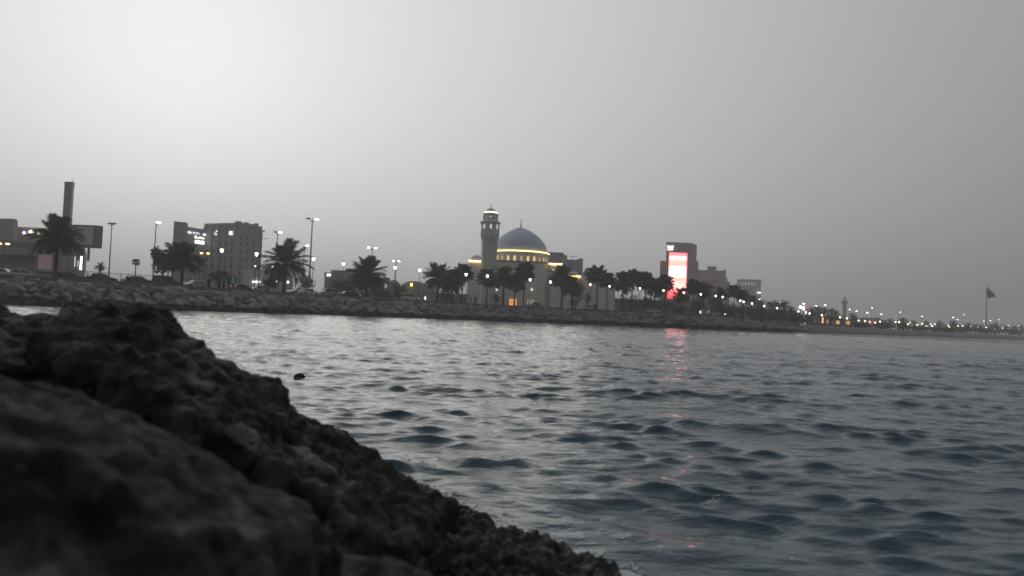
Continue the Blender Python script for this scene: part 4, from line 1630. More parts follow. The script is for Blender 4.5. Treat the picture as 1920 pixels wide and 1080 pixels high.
# wings
mb = MB()
zl = MZ(890, 490.5)
mb.box(MX(876, 540), MX(906, 540), -1.5, 16, 0, zl)
part('left_wing', mb, WHITEWALL, mq)
mb = MB()
rsd = 12.5 * S
mb.lathe([(rsd, 0), (rsd * .97, rsd * .3), (rsd * .8, rsd * .62), (rsd * .45, rsd * .88), (.05, rsd)], 24, (MX(893, 488), 3, zl + .3))
part('small_dome', mb, DOME, mq, smooth=True)
mb = MB()
mb.box(MX(879.5, 490), MX(906, 490), -1.85, -1.51, zl - .1, zl + .28)
part('light_strip', mb, STRIP, mq)
mb = MB()
zr_ = MZ(1043, 496)
mb.box(MX(1030, 540), MX(1060, 540), -.8, 18, 0, zr_)
part('right_wing', mb, WHITEWALL, mq)
mb = MB()
mb.box(MX(1029, 495), MX(1054, 495), -1.15, -.81, zr_ - .1, zr_ + .3)
part('light_strip', mb, STRIP, mq)
mb = MB()
za = MZ(1100, 520)
mb.box(MX(1056, 540), MX(1152, 540), -2, 14, 0, za)
part('annex_wall', mb, WHITEWALL, mq)
mb = MB()
rsd = 10.5 * S
mb.lathe([(rsd, 0), (rsd * .95, rsd * .35), (rsd * .75, rsd * .7), (rsd * .4, rsd * .95), (.05, rsd * 1.1)], 20, (MX(1077, 518), 4, za + .2))
part('small_dome', mb, DOME, mq, smooth=True)
for k in range(7):
    mb = MB()
    x_ = MX(1067 + 3.2 * k, 519)
    mb.box(x_ - .2, x_ + .2, -2.3, -2.01, za - .1, za + .3)
    part('strip_light', mb, STRIP, mq)
# doors with lit grilles, wall lamps
for px, m_ in ((962, mat('orange lit doorway', (1, .38, .1), emit=1.1)), (995, mat('dim lit doorway', (.9, .7, .5), emit=.35))):
    x_ = MX(px, 560)
    fb = MB()
    hw, hh = 1.15, 3.3
    fb.box(x_ - hw - .25, x_ - hw, -.35, -.001, 0, hh)
    fb.box(x_ + hw, x_ + hw + .25, -.35, -.001, 0, hh)
    fb.box(x_ - hw - .25, x_ + hw + .25, -.36, -.001, hh, hh + .35)
    do = part('door', fb, WHITEWALL, mq)
    gb = MB()
    gb.box(x_ - hw, x_ + hw, -.06, -.002, 0, hh)
    part('door_glass', gb, m_, do)
    bb_ = MB()
    for u in (-.5, 0, .5):
        bb_.box(x_ + u * hw - .07, x_ + u * hw + .07, -.14, -.07, 0, hh)
    for z_ in (1.1, 2.2):
        bb_.box(x_ - hw, x_ + hw, -.2, -.145, z_ - .06, z_ + .06)
    part('grille', bb_, IRON, do)
for px, py in ((931, 543), (963, 541), (997, 543), (1038, 506)):
    mb = MB()
    p = pt(px, py, YM - .6) - q
    mb.lathe([(.1, -.4), (.32, -.1), (.32, .25), (.1, .45)], 8, (p.x, p.y, p.z))
    part('wall_lamp', mb, mat('wall lamp glass', (1, .95, .88), emit=.9), mq)

# minaret: a thing of its own beside the hall
Yn = 232
mn = thing('minaret', 'square stone minaret with arched gallery and a small lit-ringed dome beside the mosque', 'minaret', foot(917, Yn, 560))
q2 = mn.location.copy()
sn = Yn / F_PX


def NZ(py, px=917):
    return Z(px, py, Yn) - q2.z


cx = X(918, 440, Yn) - q2.x
cy = 3.0
MIN = mat('minaret stone', (.66, .635, .6), .9, .1, .4, .15, 3)
mb = MB()
r_ = 17 * sn * 1.12
mb.lathe([(r_, 0), (r_, NZ(452)), (r_ * 1.06, NZ(447)), (18.5 * sn * 1.08, NZ(443))], 4, (cx, cy, 0), ph=math.pi / 4 + .18)
part('shaft', mb, MIN, mn)
ro = 18.5 * sn
mb = MB()
mb.lathe([(ro * .9, NZ(449)), (ro * 1.02, NZ(441)), (ro, NZ(430)), (ro, NZ(418)), (ro * 1.12, NZ(416.5)), (ro * 1.12, NZ(414.5)), (ro * .9, NZ(413.5)), (ro * .78, NZ(409.5))], 8, (cx, cy, 0), ph=math.pi / 8 + .1)
gal = part('gallery', mb, MIN, mn)
ga = MB()  # emissive panes fill the gallery arches; their brightness is set in the material
hh = NZ(420) - NZ(428)
ga.box(-.32, .32, -.06, .1, 0, hh * .8)
ga.prism([(-.32, -.06), (.32, -.06), (.32, .1), (-.32, .1)], hh * .8, hh)
gme = ga.mesh('arch_pane', mat('glowing gallery pane', (1, .95, .88), emit=.55))
fme = None
ap = ro * math.cos(math.pi / 8)
for k in range(8):
    a = k * math.pi / 4 + .1
    link('arch_pane', gme, gal, (cx + ap * math.cos(a), cy + ap * math.sin(a), NZ(428)), a + math.pi / 2)
    pb = MB()
mb = MB()
for k in range(8):         # open lantern on piers
    a = k * math.pi / 4 + math.pi / 8 + .1
    mb.box(0, 0, 0, 0, 0, 0) if False else None
    rr_ = 12.6 * sn
    mb.tube([(cx + rr_ * math.cos(a), cy + rr_ * math.sin(a), NZ(410)), (cx + rr_ * math.cos(a), cy + rr_ * math.sin(a), NZ(399))], .42, 6)
part('lantern_pier', mb, MIN, mn)
mb = MB()
mb.lathe([(14.4 * sn, NZ(411)), (14.4 * sn, NZ(406.5)), (10 * sn, NZ(406)), (.1, NZ(406))], 8, (cx, cy, 0), ph=math.pi / 8 + .1)
part('lantern_base', mb, MIN, mn)
mb = MB()
mb.lathe([(13.4 * sn, NZ(400)), (13.6 * sn, NZ(397.6)), (.2, NZ(397.5))], 8, (cx, cy, 0), ph=math.pi / 8 + .1)
part('lantern_ring', mb, MIN, mn)
mb = MB()
mb.lathe([(12.4 * sn, NZ(397.5)), (12.6 * sn, NZ(396.6)), (12.2 * sn, NZ(395.4))], 24, (cx, cy, 0))
part('light_strip', mb, mat('pale gold strip', (1, .85, .5), emit=3.2), mn)
mb = MB()
rdm = 10.2 * sn
z0_ = NZ(395.8)
hdm = NZ(387.5) - z0_
mb.lathe([(rdm, 0), (rdm * .97, hdm * .25), (rdm * .85, hdm * .5), (rdm * .6, hdm * .77), (rdm * .25, hdm * .96), (.05, hdm)], 20, (cx, cy, z0_))
dm_ = part('dome', mb, DOME, mn, smooth=True)
mb = MB()
mb.lathe([(.14, 0), (.2, .25), (.07, .4), (.06, .9)], 8, (cx, cy, z0_ + hdm - .05))
mb.tube([(cx + .2 * math.sin(a), cy, z0_ + hdm + 1.1 - .2 * math.cos(a)) for a in np.linspace(-2.3, 2.3, 9)], .05, 4)
part('finial', mb, IRON, dm_)

# ---- blocks behind the mosque
def block(label, px0, px1, pyt, Y, m, side=0, extra=None, name='office_block', pys=None):
    o = thing(name, label, 'building', foot((px0 + px1) / 2, Y))
    qq = o.location
    h_ = Z((px0 + px1) / 2, pyt, Y) - GZ
    a, b = X(px0, 520, Y) - qq.x, X(px1, 520, Y) - qq.x
    mb = MB()
    if side > 0:
        c_ = X(px1 + side, 520, Y + 8) - qq.x
        mb.prism([(a, 0), (b, 0), (c_, 8), (c_, 24), (a, 24)], 0, h_)
    elif side < 0:
        c_ = X(px0 + side, 520, Y + 8) - qq.x
        mb.prism([(a, 0), (b, 0), (b, 24), (c_, 24), (c_, 8)], 0, h_)
    else:
        mb.box(a, b, 0, 20, 0, h_)
    part('wall', mb, m, o)
    return o, h_, a, b


MAUVE = mat('mauve render', (.34, .31, .33), .9, .08, .2)
o, h_, a, b = block('mauve block right behind the mosque dome', 1022, 1054, 475.5, 330, MAUVE, 8)
mb = MB()
mb.box(a - .2, b + .2, -.3, .3, h_, h_ + .6)
part('parapet', mb, MAUVE, o)
o, h_, a, b = block('grey block with a roof antenna behind the mosque annex', 1062, 1092, 489, 350, GREYW)
mb = MB()
mb.prism([(a, .01), (b, .01), (b, 20), (a, 20)], h_, h_ + .5)
mb.box(b - 2.2, b, .3, 18, h_ + .5, h_ + 1.2)
part('parapet', mb, GREYW, o)
mb = MB()
xm = a + (b - a) * .38
mb.tube([(xm, 5, h_), (xm, 5, h_ + 2.6)], .12, 5)
mb.tube([(xm - .9, 5, h_ + 2.4), (xm + 2.4, 5, h_ + 2.75)], .12, 5)
part('antenna', mb, DARKW, o)
windows(o, Vector((a, 0, 0)), Vector((b, 0, 0)), 5, 3.4, 4, 4, 1.2, 1.6, GREYW, GLASS)
o, h_, a, b = block('small dark block between the annex and the tall fan palm', 1100, 1116, 506, 350, GREYW)
mb = MB()
mb.box(a, a + 1.6, 0.01, 10, h_, h_ + .9)
part('roof_plant', mb, GREYW, o)

for lab, pa, pb_, e_, hh_ in (('long low garden wall behind the dark palm grove', 1148, 1310, 50, 4.6), ('low beige wall behind the palms below the stepped building', 1310, 1500, 55, 4.2), ('low wall between the domed house and the mosque', 812, 878, 60, 3.6)):
    gw = thing('garden_wall', lab, 'wall', base((pa + pb_) / 2, e_))
    gw['kind'] = 'thing'
    qq = gw.location.copy()
    A, B = base(pa, e_) - qq, base(pb_, e_) - qq
    d_ = (B - A).normalized()
    n_ = Vector((-d_.y, d_.x, 0)) * .4
    mb = MB()
    mb.prism([(A.x, A.y), (B.x, B.y), (B.x + n_.x, B.y + n_.y), (A.x + n_.x, A.y + n_.y)], -2.5, hh_)
    part('wall', mb, BEIGE, gw)
    cb_ = MB()
    o2, n2_ = n_ * -.25, n_ * 1.25
    cb_.prism([(A.x + o2.x, A.y + o2.y), (B.x + o2.x, B.y + o2.y), (B.x + n2_.x, B.y + n2_.y), (A.x + n2_.x, A.y + n2_.y)], hh_, hh_ + .2)
    part('coping', cb_, TRIM, gw)

# ---- tower with the lit screen
YS = 390
SCR = mat('screen tower render', (.44, .345, .35), .85, .08, .2)
st = thing('screen_tower', 'tall mauve-grey tower carrying a huge lit red and white screen', 'building', foot(1272, YS))
q = st.location.copy()


def SX(px, py=510, Y=YS):
    return X(px, py, Y) - q.x


def SZ(px, py, Y=YS):
    return Z(px, py, Y) - q.z


mb = MB()
zt = SZ(1270, 457)
xa, xb, xc = SX(1248), SX(1293), SX(1305, 510, YS + 10)
mb.prism([(xa, 0), (xb, 0), (xc, 10), (xc + 4, 26), (xa + 6.2, 26)], 0, zt)
part('wall', mb, SCR, st)
mb = MB()
mb.prism([(SX(1239.5), 3), (xa + .6, 3), (xa + 4.5, 22), (SX(1239.5) + 4.4, 22)], 0, SZ(1244, 488.5))
part('left_wing', mb, SCR, st)
mb = MB()
mb.box(xc + .01 - 1.5, SX(1309, 510, YS + 8), 8, 22, 0, SZ(1306, 490, YS + 8))
part('right_wing', mb, SCR, st)
mb = MB()
mb.prism([(xa - .15, -.2), (xb + .1, -.2), (xc + .2, 10), (xc + .2, 10.6), (xb, .5), (xa - .15, .5)], zt, zt + .7)
part('parapet', mb, SCR, st)
mb = MB()
xm = SX(1258)
mb.tube([(xm, 8, zt), (xm, 8, zt + 1.8)], .12, 5)
part('antenna', mb, DARKW, st)
# floor slabs as slender bands on the side face
for k in range(10):
    mb = MB()
    z_ = zt * (k + 1) / 11
    d_ = Vector((xc - xb, 10, 0)).normalized()
    n_ = Vector((d_.y, -d_.x, 0)) * .15
    mb.prism([(xb + .3 + n_.x, .3 + n_.y), (xc - .3 + n_.x, 9.7 + n_.y), (xc - .3 - n_.x, 9.7 - n_.y), (xb + .3 - n_.x, .3 - n_.y)], z_, z_ + .5)
    part('floor_band', mb, SCR, st)
# the screen
sm = bpy.data.materials.new('video screen')
sm.use_nodes = True
t = NT(sm.node_tree)
tcn = t.n('ShaderNodeTexCoord')
sp_ = t.n('ShaderNodeSeparateXYZ')
t.put(sp_.inputs[0], tcn.outputs['Generated'])
cc = t.ramp(sp_.outputs['Z'], (0, (1.9, .10, 0.12)), (.16, (2.1, .22, 0.24)), (.24, (2.5, .9, 0.76)), (.38, (2.3, .72, 0.55)), (.44, (2.2, .52, 0.41)), (.50, (2.6, 1.7, 1.77)), (.68, (2.6, 1.8, 1.89)), (.72, (2.2, .55, 0.44)), (.83, (2.3, .62, 0.51)), (.86, (2.5, 1.3, 1.16)), (.91, (2.4, 1.1, 0.98)), (.94, (2.1, .36, 0.39)), (1, (2.0, .28, 0.32)))
sep2 = t.math('ABSOLUTE', t.math('SUBTRACT', sp_.outputs['X'], .5))
edge = t.math('GREATER_THAN', sep2, .455)
cc = t.mix(edge, cc, (1.5, .07, .09, 1))
e = t.n('ShaderNodeEmission')
t.put(e.inputs[0], cc)
e.inputs[1].default_value = 1.45
o = t.n('ShaderNodeOutputMaterial')
t.put(o.inputs[0], e.outputs[0])
fb = MB()
xs0, xs1, zs0, zs1 = SX(1252.5), SX(1288), SZ(1272, 560), SZ(1272, 474)
for bx in ((xs0 - .4, xs0, zs0 - .4, zs1 + .4), (xs1, xs1 + .4, zs0 - .4, zs1 + .4)):
    fb.box(bx[0], bx[1], -.5, -.001, bx[2], bx[3])
fb.box(xs0, xs1, -.5, -.001, zs1, zs1 + .4)
fb.box(xs0, xs1, -.5, -.001, zs0 - .4, zs0)
fr = part('screen_frame', fb, DARKW, st)
mb = MB()
mb.box(xs0, xs1, -.3, -.002, zs0, zs1)
part('screen', mb, sm, fr)
mb = MB()
zc = SZ(1272, 506)
for k, (x0_, x1_, dz_) in enumerate(((.25, .6, 1.0), (.5, .75, 1.2), (.2, .65, -.4), (.35, .8, -.9), (.45, .95, -2.4))):
    w_ = xs1 - xs0
    mb.box(xs0 + x0_ * w_, xs0 + x1_ * w_, -.34, -.301, zc + dz_, zc + dz_ + .28)
part('screen_lettering', mb, mat('grey screen lettering', (.75, .85, 1), emit=.75), fr)['kind'] = 'stuff'
strokes('tower_sign', [[(0, .3), (.5, .2)], [(.9, .2), (1.4, .3), (1.5, .9)], [(1.8, .2), (2.3, .3), (2.4, .8)], [(2.6, .3), (3.0, .3)], [(.2, .9)], [(2.9, .9)], [(0, -1.0), (.6, -1.0)], [(.7, -.9), (1.5, -.85)], [(1.4, -1.0), (2.9, -.9)], [(2.0, -.6), (2.7, -.65)]], .2, LIT_WHITE, st, (SX(1251.5, 463), -.3, SZ(1258, 464.5)))

# ---- stepped building and drum building
YB = 470
sb = thing('stepped_building', 'mauve building with stepped roofline right of the screen tower', 'building', foot(1338, YB))
q = sb.location.copy()
for k, (p0, p1, pyt, y0) in enumerate(((1308, 1360, 507, 0), (1326, 1343, 499, 2), (1355, 1361, 506, -.4), (1356, 1364, 520, 1), (1358, 1369, 528, 3))):
    mb = MB()
    mb.box(X(p0, 520, YB) - q.x, X(p1, 520, YB) - q.x, y0, y0 + 16 - k, 0, Z((p0 + p1) / 2, pyt, YB) - GZ)
    part('wall' if k == 0 else 'roof_step', mb, SCR, sb)
A, B = Vector((X(1310, 540, YB) - q.x, 0, 0)), Vector((X(1353, 540, YB) - q.x, 0, 0))
windows(sb, A, B, 6, 3.6, 6, 6, 1.2, 1.7, SCR, GLASS)
shear(sb, .27)

YD = 620
db = thing('drum_building', 'hazy round building with an open ring crown on columns', 'building', foot(1412, YD))
q = db.location.copy()
rr_ = 22.5 * YD / F_PX
cx = X(1412.5, 540, YD) - q.x
HAZW = mat('drum cladding', (.42, .42, .47), .8, .08, .2)
zb_, zt_ = Z(1412, 535, YD) - GZ, Z(1412, 524.5, YD) - GZ
mb = MB()
mb.lathe([(rr_ * .97, 0), (rr_ * .97, zb_), (rr_ * .9, zb_ + .1), (.1, zb_ + .1)], 40, (cx, 12, 0))
part('wall', mb, HAZW, db)
cb = MB()
cb.box(-.45, .45, -.4, .4, 0, zt_ - zb_ + .3)
cme = cb.mesh('column', HAZW)
for k in range(22):
    a = 2 * math.pi * k / 22
    link('column', cme, db, (cx + rr_ * .93 * math.cos(a), 12 + rr_ * .93 * math.sin(a), zb_), a)
mb = MB()
prof = [(rr_ * .88, 0), (rr_, 0), (rr_, 1.4), (rr_ * .88, 1.4)]
n_ = 40
vs, fs = [], []
for k in range(n_):
    a = 2 * math.pi * k / n_
    for r_, z_ in prof:
        vs.append((cx + r_ * math.cos(a), 12 + r_ * math.sin(a), zt_ + z_ - 1.0))
for k in range(n_):
    for j in range(4):
        fs.append((k * 4 + j, ((k + 1) % n_) * 4 + j, ((k + 1) % n_) * 4 + (j + 1) % 4, k * 4 + (j + 1) % 4))
mb.add(vs, fs)
part('crown_ring', mb, HAZW, db)
bm_ = MB()
bm_.lathe([(rr_ * .985, 0), (rr_ * .985, .5)], 40, (cx, 12, 0))
bme = bm_.mesh('floor_band', HAZW)
for k in range(6):
    link('floor_band', bme, db, (0, 0, zb_ * (k + 1) / 7))
mb = MB()
mb.box(cx + 5, cx + 7, 12 - rr_ * .97 - .2, 12 - rr_ * .85, zb_ - 6, zb_ - 5.4)
part('lit_window', mb, LIT_WHITE, db)

# far minaret
YF = 780
fm = thing('far_minaret', 'hazy slender minaret far along the shore', 'minaret', foot(1583, YF, 600))
q = fm.location.copy()
sf = YF / F_PX
mb = MB()
g = lambda py: Z(1583, py, YF) - GZ
mb.lathe([(4.2 * sf, 0), (3.6 * sf, g(572))], 8)
part('shaft', mb, BROWN, fm)
mb = MB()
mb.lathe([(3.6 * sf, g(572)), (5.8 * sf, g(567.5)), (5.8 * sf, g(564.5)), (2.8 * sf, g(563.5))], 12)
part('balcony', mb, BROWN, fm)
mb = MB()
mb.lathe([(2.2 * sf, g(564)), (2.0 * sf, g(560)), (2.4 * sf, g(559.5)), (1.6 * sf, g(557.5)), (.3 * sf, g(556)), (.1, g(553))], 10)
part('lantern', mb, BROWN, fm)

# far low buildings behind the beach
WALLF = mat('far wall', (.22, .19, .15), .9, .1, .1)
for lab, px0, px1, pyt, Y, m, dome_ in (('long low wall-like building right of the far minaret', 1616, 1648, 597, 620, WALLF, 0), ('low building with a shallow dark dome on the far shore', 1644, 1664, 600, 600, WALLF, 1),
                                       ('lit low shops block before the far minaret', 1560, 1606, 599, 560, WALLF, 0), ('pale low hall behind the single beach palm', 1768, 1812, 609, 700, PALE, 0)):
    o, h_, a, b = block(lab, px0, px1, pyt, Y, m, 0, name='low_building')
    mb = MB()
    if dome_:
        r_ = (b - a) * .42
        mb.lathe([(r_, 0), (r_ * .95, r_ * .2), (r_ * .7, r_ * .42), (r_ * .3, r_ * .55), (.1, r_ * .58)], 16, ((a + b) / 2, 8, h_))
        part('roof', mb, DARKW, o, smooth=True)
    else:
        mb.box(a - .3, b + .3, -.4, .4, h_, h_ + .5)
        part('parapet', mb, m, o)
    windows(o, Vector((a, 0, 0)), Vector((b, 0, 0)), 1.2, 3, 1, 5, 1.4, 1.5, m, GLASS, lit={(0, 1), (0, 3)})

# warm-lit kiosks by the beach
for i, (px, py, wpx, hpx, c, em) in enumerate(((1520, 601, 5, 8, (1, .9, .75), 2.6), (1527, 601, 6, 8, (1, .8, .55), 2.0), (1535, 599, 6, 9, (1, .6, .18), 1.6), (1543, 598, 9, 9, (1, .5, .28), 1.8), (1552, 601, 8, 6, (1, .62, .45), .8), (1571, 603, 14, 5, (1, .7, .25), .7), (1590, 603, 14, 5, (1, .62, .25), .6))):
    Yk = shore_y(px) + 45
    z0_ = 2.6
    o = thing('kiosk', 'small warm-lit open kiosk on the far beach, %s from the drum building' % ORD[i], 'kiosk', foot(px, Yk, py, z0_), 0, 'lit kiosks on the far beach')
    sk = Yk / F_PX
    wd, hh = wpx * sk / 2, max(2.4, Z(px, py - hpx / 2, Yk) - z0_)
    mb = MB()
    mb.box(-wd, wd, 1.5, 3.5, 0, hh)
    mb.box(-wd, -wd + .2, -1, 1.499, 0, hh)
    mb.box(wd - .2, wd, -1, 1.499, 0, hh)
    part('wall', mb, BEIGE, o)
    mb = MB()
    mb.box(-wd - .4, wd + .4, -1.8, 3.7, hh, hh + .3)
    part('roof', mb, BROWN, o)
    mb = MB()
    mb.box(-wd + .25, wd - .25, 1.3, 1.49, .8, hh - .2)
    part('lit_back_panel', mb, mat('kiosk light %d' % i, c, emit=em), o)
    mb = MB()
    mb.box(-wd + .21, wd - .21, -1, -.6, 0, 1.0)
    part('counter', mb, BROWN, o)

# illuminated signs over the far shops
for lab, px, py, wp, hp, c, em in (('round white lit sign high over the far shops', 1501, 576, 5.5, 5.5, (1, .97, .98), 6), ('narrow upright white lit sign beside the round lit sign', 1507, 578, 2, 7, (1, 1, 1), 5), ('small red lit sign right of the white lit signs', 1514, 577.5, 5, 3, (.9, .12, .1), .8), ('small red traffic light against the low far wall', 1631, 604, 2.6, 4.5, (1, .3, .22), 3.0)):
    Yk = shore_y(px) + 60
    zc = Z(px, py, Yk)
    o = thing('lit_sign', lab, 'sign', foot(px, Yk, py, 2.8))
    sk = Yk / F_PX
    mb = MB()
    mb.tube([(0, .3, 0), (0, .3, zc - 2.8)], .15, 6)
    part('post', mb, POST, o)
    mb = MB()
    wd, hh = wp * sk / 2, hp * sk / 2
    if 'round' in lab and 'narrow' not in lab:
        mb.prism([(wd * math.cos(a), hh * math.sin(a)) for a in np.linspace(0, 2 * math.pi, 16, endpoint=False)], 0, .3)
        mb.v = [(x, -z, y + zc - 2.8) for x, y, z in mb.v]
    else:
        mb.box(-wd, wd, -.1, .2, zc - 2.8 - hh, zc - 2.8 + hh)
    part('sign_face', mb, mat('sign ' + lab[:14] + str(px), c, emit=em), o)

# flag
Yg = 520
fp = thing('flagpole', 'tall flagpole with a big dark green flag over the far beach', 'flag', foot(1850, Yg, 612, 2.6))
q = fp.location.copy()
q.x = X(1849.6, 575, Yg)
fp.location = q
hp_ = Z(1850, 536, Yg) - 2.6
mb = MB()
mb.lathe([(.45, 0), (.4, 4), (.2, hp_), (.3, hp_ + .1), (.3, hp_ + .4), (.05, hp_ + .5)], 8)
part('pole', mb, GALV, fp)
mb = MB()
nu, nv = 14, 10
vs, fs = [], []
sg_ = Yg / F_PX
for side in (0, 1):
    for i in range(nu):
        for j in range(nv):
            u, v = i / (nu - 1), j / (nv - 1)
            x_ = u * 16.5 * sg_ * (1 - .28 * abs(v - .45)) + .2
            z_ = hp_ - 1.0 - v * 19 * sg_ * (1 - .35 * u) - u * 9.5 * sg_ + 1.6 * u * (v - .5) + .5 * math.sin(u * 7 + v * 2)
            y_ = .9 * math.sin(u * 8 + v * 2.5) * u + .06 * side
            vs.append((x_, y_, z_))
    o_ = side * nu * nv
    for i in range(nu - 1):
        for j in range(nv - 1):
            fs.append((o_ + i * nv + j, o_ + (i + 1) * nv + j, o_ + (i + 1) * nv + j + 1, o_ + i * nv + j + 1))
mb.add(vs, fs)
part('flag_cloth', mb, mat('green flag cloth', (.02, .20, .12), .85, .15, .5), fp, smooth=True)
print('PART3 OK')

# ================================================================== RAILING
rl = thing('promenade_railing', 'grey steel railing with bowed posts on the crest of the seawall', 'railing', base(240, 8.5))
q = rl.location.copy()
pxs = [118, 140, 163, 190, 226, 262, 300, 338]
tops = [base(px, 8.5) for px in pxs]
for i, b in enumerate(tops):
    mb = MB()
    h_ = 1.38
    mb.tube([(0, 0, -.1), (0, 0, .5), (.0, .05, .95), (-.1, .14, 1.22), (-.24, .2, h_)], [.06, .06, .055, .05, .045], 6)
    part('post', mb, GALV, rl, b - q)
for k, (z_, r_) in enumerate(((1.38, .05), (1.08, .022), (.82, .022), (.56, .022), (.3, .022))):
    mb = MB()
    off = Vector((-.24, .2, 0)) if k == 0 else Vector((-.05, .08, 0)) if k == 1 else Vector((0, .02, 0))
    mb.tube([b - q + off + Vector((0, 0, z_)) for b in tops], r_, 5)
    part('rail', mb, GALV, rl)

# ================================================================== CARS
TYRE = mat('tyre rubber', (.02, .02, .02), .9, .1, 5)
RIM = mat('wheel rim', (.3, .3, .31), .4, .1, 5, metal=.8)
CARGLASS = mat('car glass', (.02, .023, .027), .08, .1, 1, spec=.6)
HEADL = mat('car headlight lit', (1, .97, .92), emit=5)
HEADO = mat('car lamp glass', (.55, .55, .55), .2, .1, 5)
TAIL = mat('tail lamp', (.22, .01, .01), .3, .1, 5)
PAINT = {}
for nm, c in (('white', (.62, .62, .62)), ('silver', (.36, .37, .38)), ('dark', (.03, .03, .034)), ('blue', (.05, .07, .12)), ('beige', (.4, .36, .3)), ('red', (.2, .02, .02))):
    PAINT[nm] = mat('car paint ' + nm, c, .3, .04, 1, spec=.5)


def car_meshes(suv):
    """body runs along x, front to +x"""
    Lh, W = 2.3, .88
    H0, H1, H2_ = .28, (.95 if not suv else 1.08), (1.44 if not suv else 1.78)
    body = MB()
    side = [(-Lh, .38), (-Lh + .06, H1 - .1), (-Lh + .35, H1), (-1.5, H1 + .02), (1.0, H1), (Lh - .25, H1 - .18), (Lh, H1 - .4), (Lh - .03, .34), (Lh - .5, H0), (-Lh + .5, H0)]
    n = len(side)
    vs, fs = [], []
    for y, k in ((-W, .96), (-W * .95, 1), (W * .95, 1), (W, .96)):
        for x, z in side:
            vs.append((x * (k if abs(y) == W else 1), y, H0 + (z - H0) * (k if abs(y) == W else 1)))
    for r in range(3):
        for i in range(n):
            fs.append((r * n + i, r * n + (i + 1) % n, (r + 1) * n + (i + 1) % n, (r + 1) * n + i))
    fs.append(tuple(range(n - 1, -1, -1)))
    fs.append(tuple(range(3 * n, 4 * n)))
    body.add(vs, fs)
    xr0, xr1 = (-1.35, .3) if not suv else (-1.95, .25)
    xb0, xb1 = (-1.85, 1.05) if not suv else (-2.15, 1.0)
    roof = MB()
    roof.add([(xr0, -.62, H2_ - .05), (xr1, -.62, H2_ - .05), (xr1, .62, H2_ - .05), (xr0, .62, H2_ - .05), (xr0 + .1, -.52, H2_), (xr1 - .1, -.52, H2_), (xr1 - .1, .52, H2_), (xr0 + .1, .52, H2_)],
             [(4, 5, 6, 7), (0, 1, 5, 4), (1, 2, 6, 5), (2, 3, 7, 6), (3, 0, 4, 7), (3, 2, 1, 0)])
    for sx, tx in ((xb0, xr0), (xb1, xr1), ((xb0 + xb1) / 2 - .1, (xr0 + xr1) / 2 - .1)):
        for sy in (-1, 1):
            roof.tube([(sx, sy * .8, H1 - .02), (tx, sy * .62, H2_ - .03)], .045, 4)
    glass = MB()
    glass.add([(xb0, -.79, H1 - .02), (xb1, -.79, H1 - .02), (xb1, .79, H1 - .02), (xb0, .79, H1 - .02), (xr0, -.6, H2_ - .06), (xr1, -.6, H2_ - .06), (xr1, .6, H2_ - .06), (xr0, .6, H2_ - .06)],
              [(0, 1, 5, 4), (1, 2, 6, 5), (2, 3, 7, 6), (3, 0, 4, 7)])
    ty, ri, hl, tl = MB(), MB(), MB(), MB()
    ty.lathe([(.2, -.1), (.31, -.1), (.33, -.06), (.33, .06), (.31, .1), (.2, .1)], 16)
    ty.v = [(x, z, y) for x, y, z in ty.v]
    ri.lathe([(.02, -.09), (.19, -.08), (.2, 0), (.19, .08), (.02, .09)], 10)
    ri.v = [(x, z, y) for x, y, z in ri.v]
    hl.box(-.06, .05, -.2, .2, -.08, .08)
    tl.box(-.04, .06, -.18, .18, -.1, .1)
    return dict(body=body.mesh('body', PAINT['white'], False), roof=roof.mesh('roof', PAINT['white']), window_glass=glass.mesh('window_glass', CARGLASS), tyre=ty.mesh('tyre', TYRE, True), rim=ri.mesh('rim', RIM),
                headlight=hl.mesh('headlight', HEADO), tail_light=tl.mesh('tail_light', TAIL), H1=H1)


CARS = {False: car_meshes(False), True: car_meshes(True)}


def car(label, px, e, colour, suv=False, face=1, lit=False, dz=0.0, turn=0.0):
    b = base(px, e)
    p2 = base(px + 6, e)
    a = math.atan2(p2.y - b.y, p2.x - b.x) + (math.pi if face < 0 else 0) + turn
    t = thing('parked_car', label, 'car', b + Vector((0, 0, .12 + dz)), a, 'cars along the corniche road')
    C = CARS[suv]
    for nm in ('body', 'roof', 'window_glass'):
        o = link(nm, C[nm], t)
        if nm != 'window_glass':
            o.material_slots[0].link = 'OBJECT'
            o.material_slots[0].material = PAINT[colour]
    for x in (-1.42, 1.42):
        for y in (-.8, .8):
            w_ = link('wheel', C['tyre'], t, (x, y, .33))
            link('rim', C['rim'], w_)
    for y in (-.6, .6):
        o = link('headlight', C['headlight'], t, (2.2, y, C['H1'] - .33))
        if lit:
            o.material_slots[0].link = 'OBJECT'
            o.material_slots[0].material = HEADL
        link('tail_light', C['tail_light'], t, (-2.27, y, C['H1'] - .2))
    return t


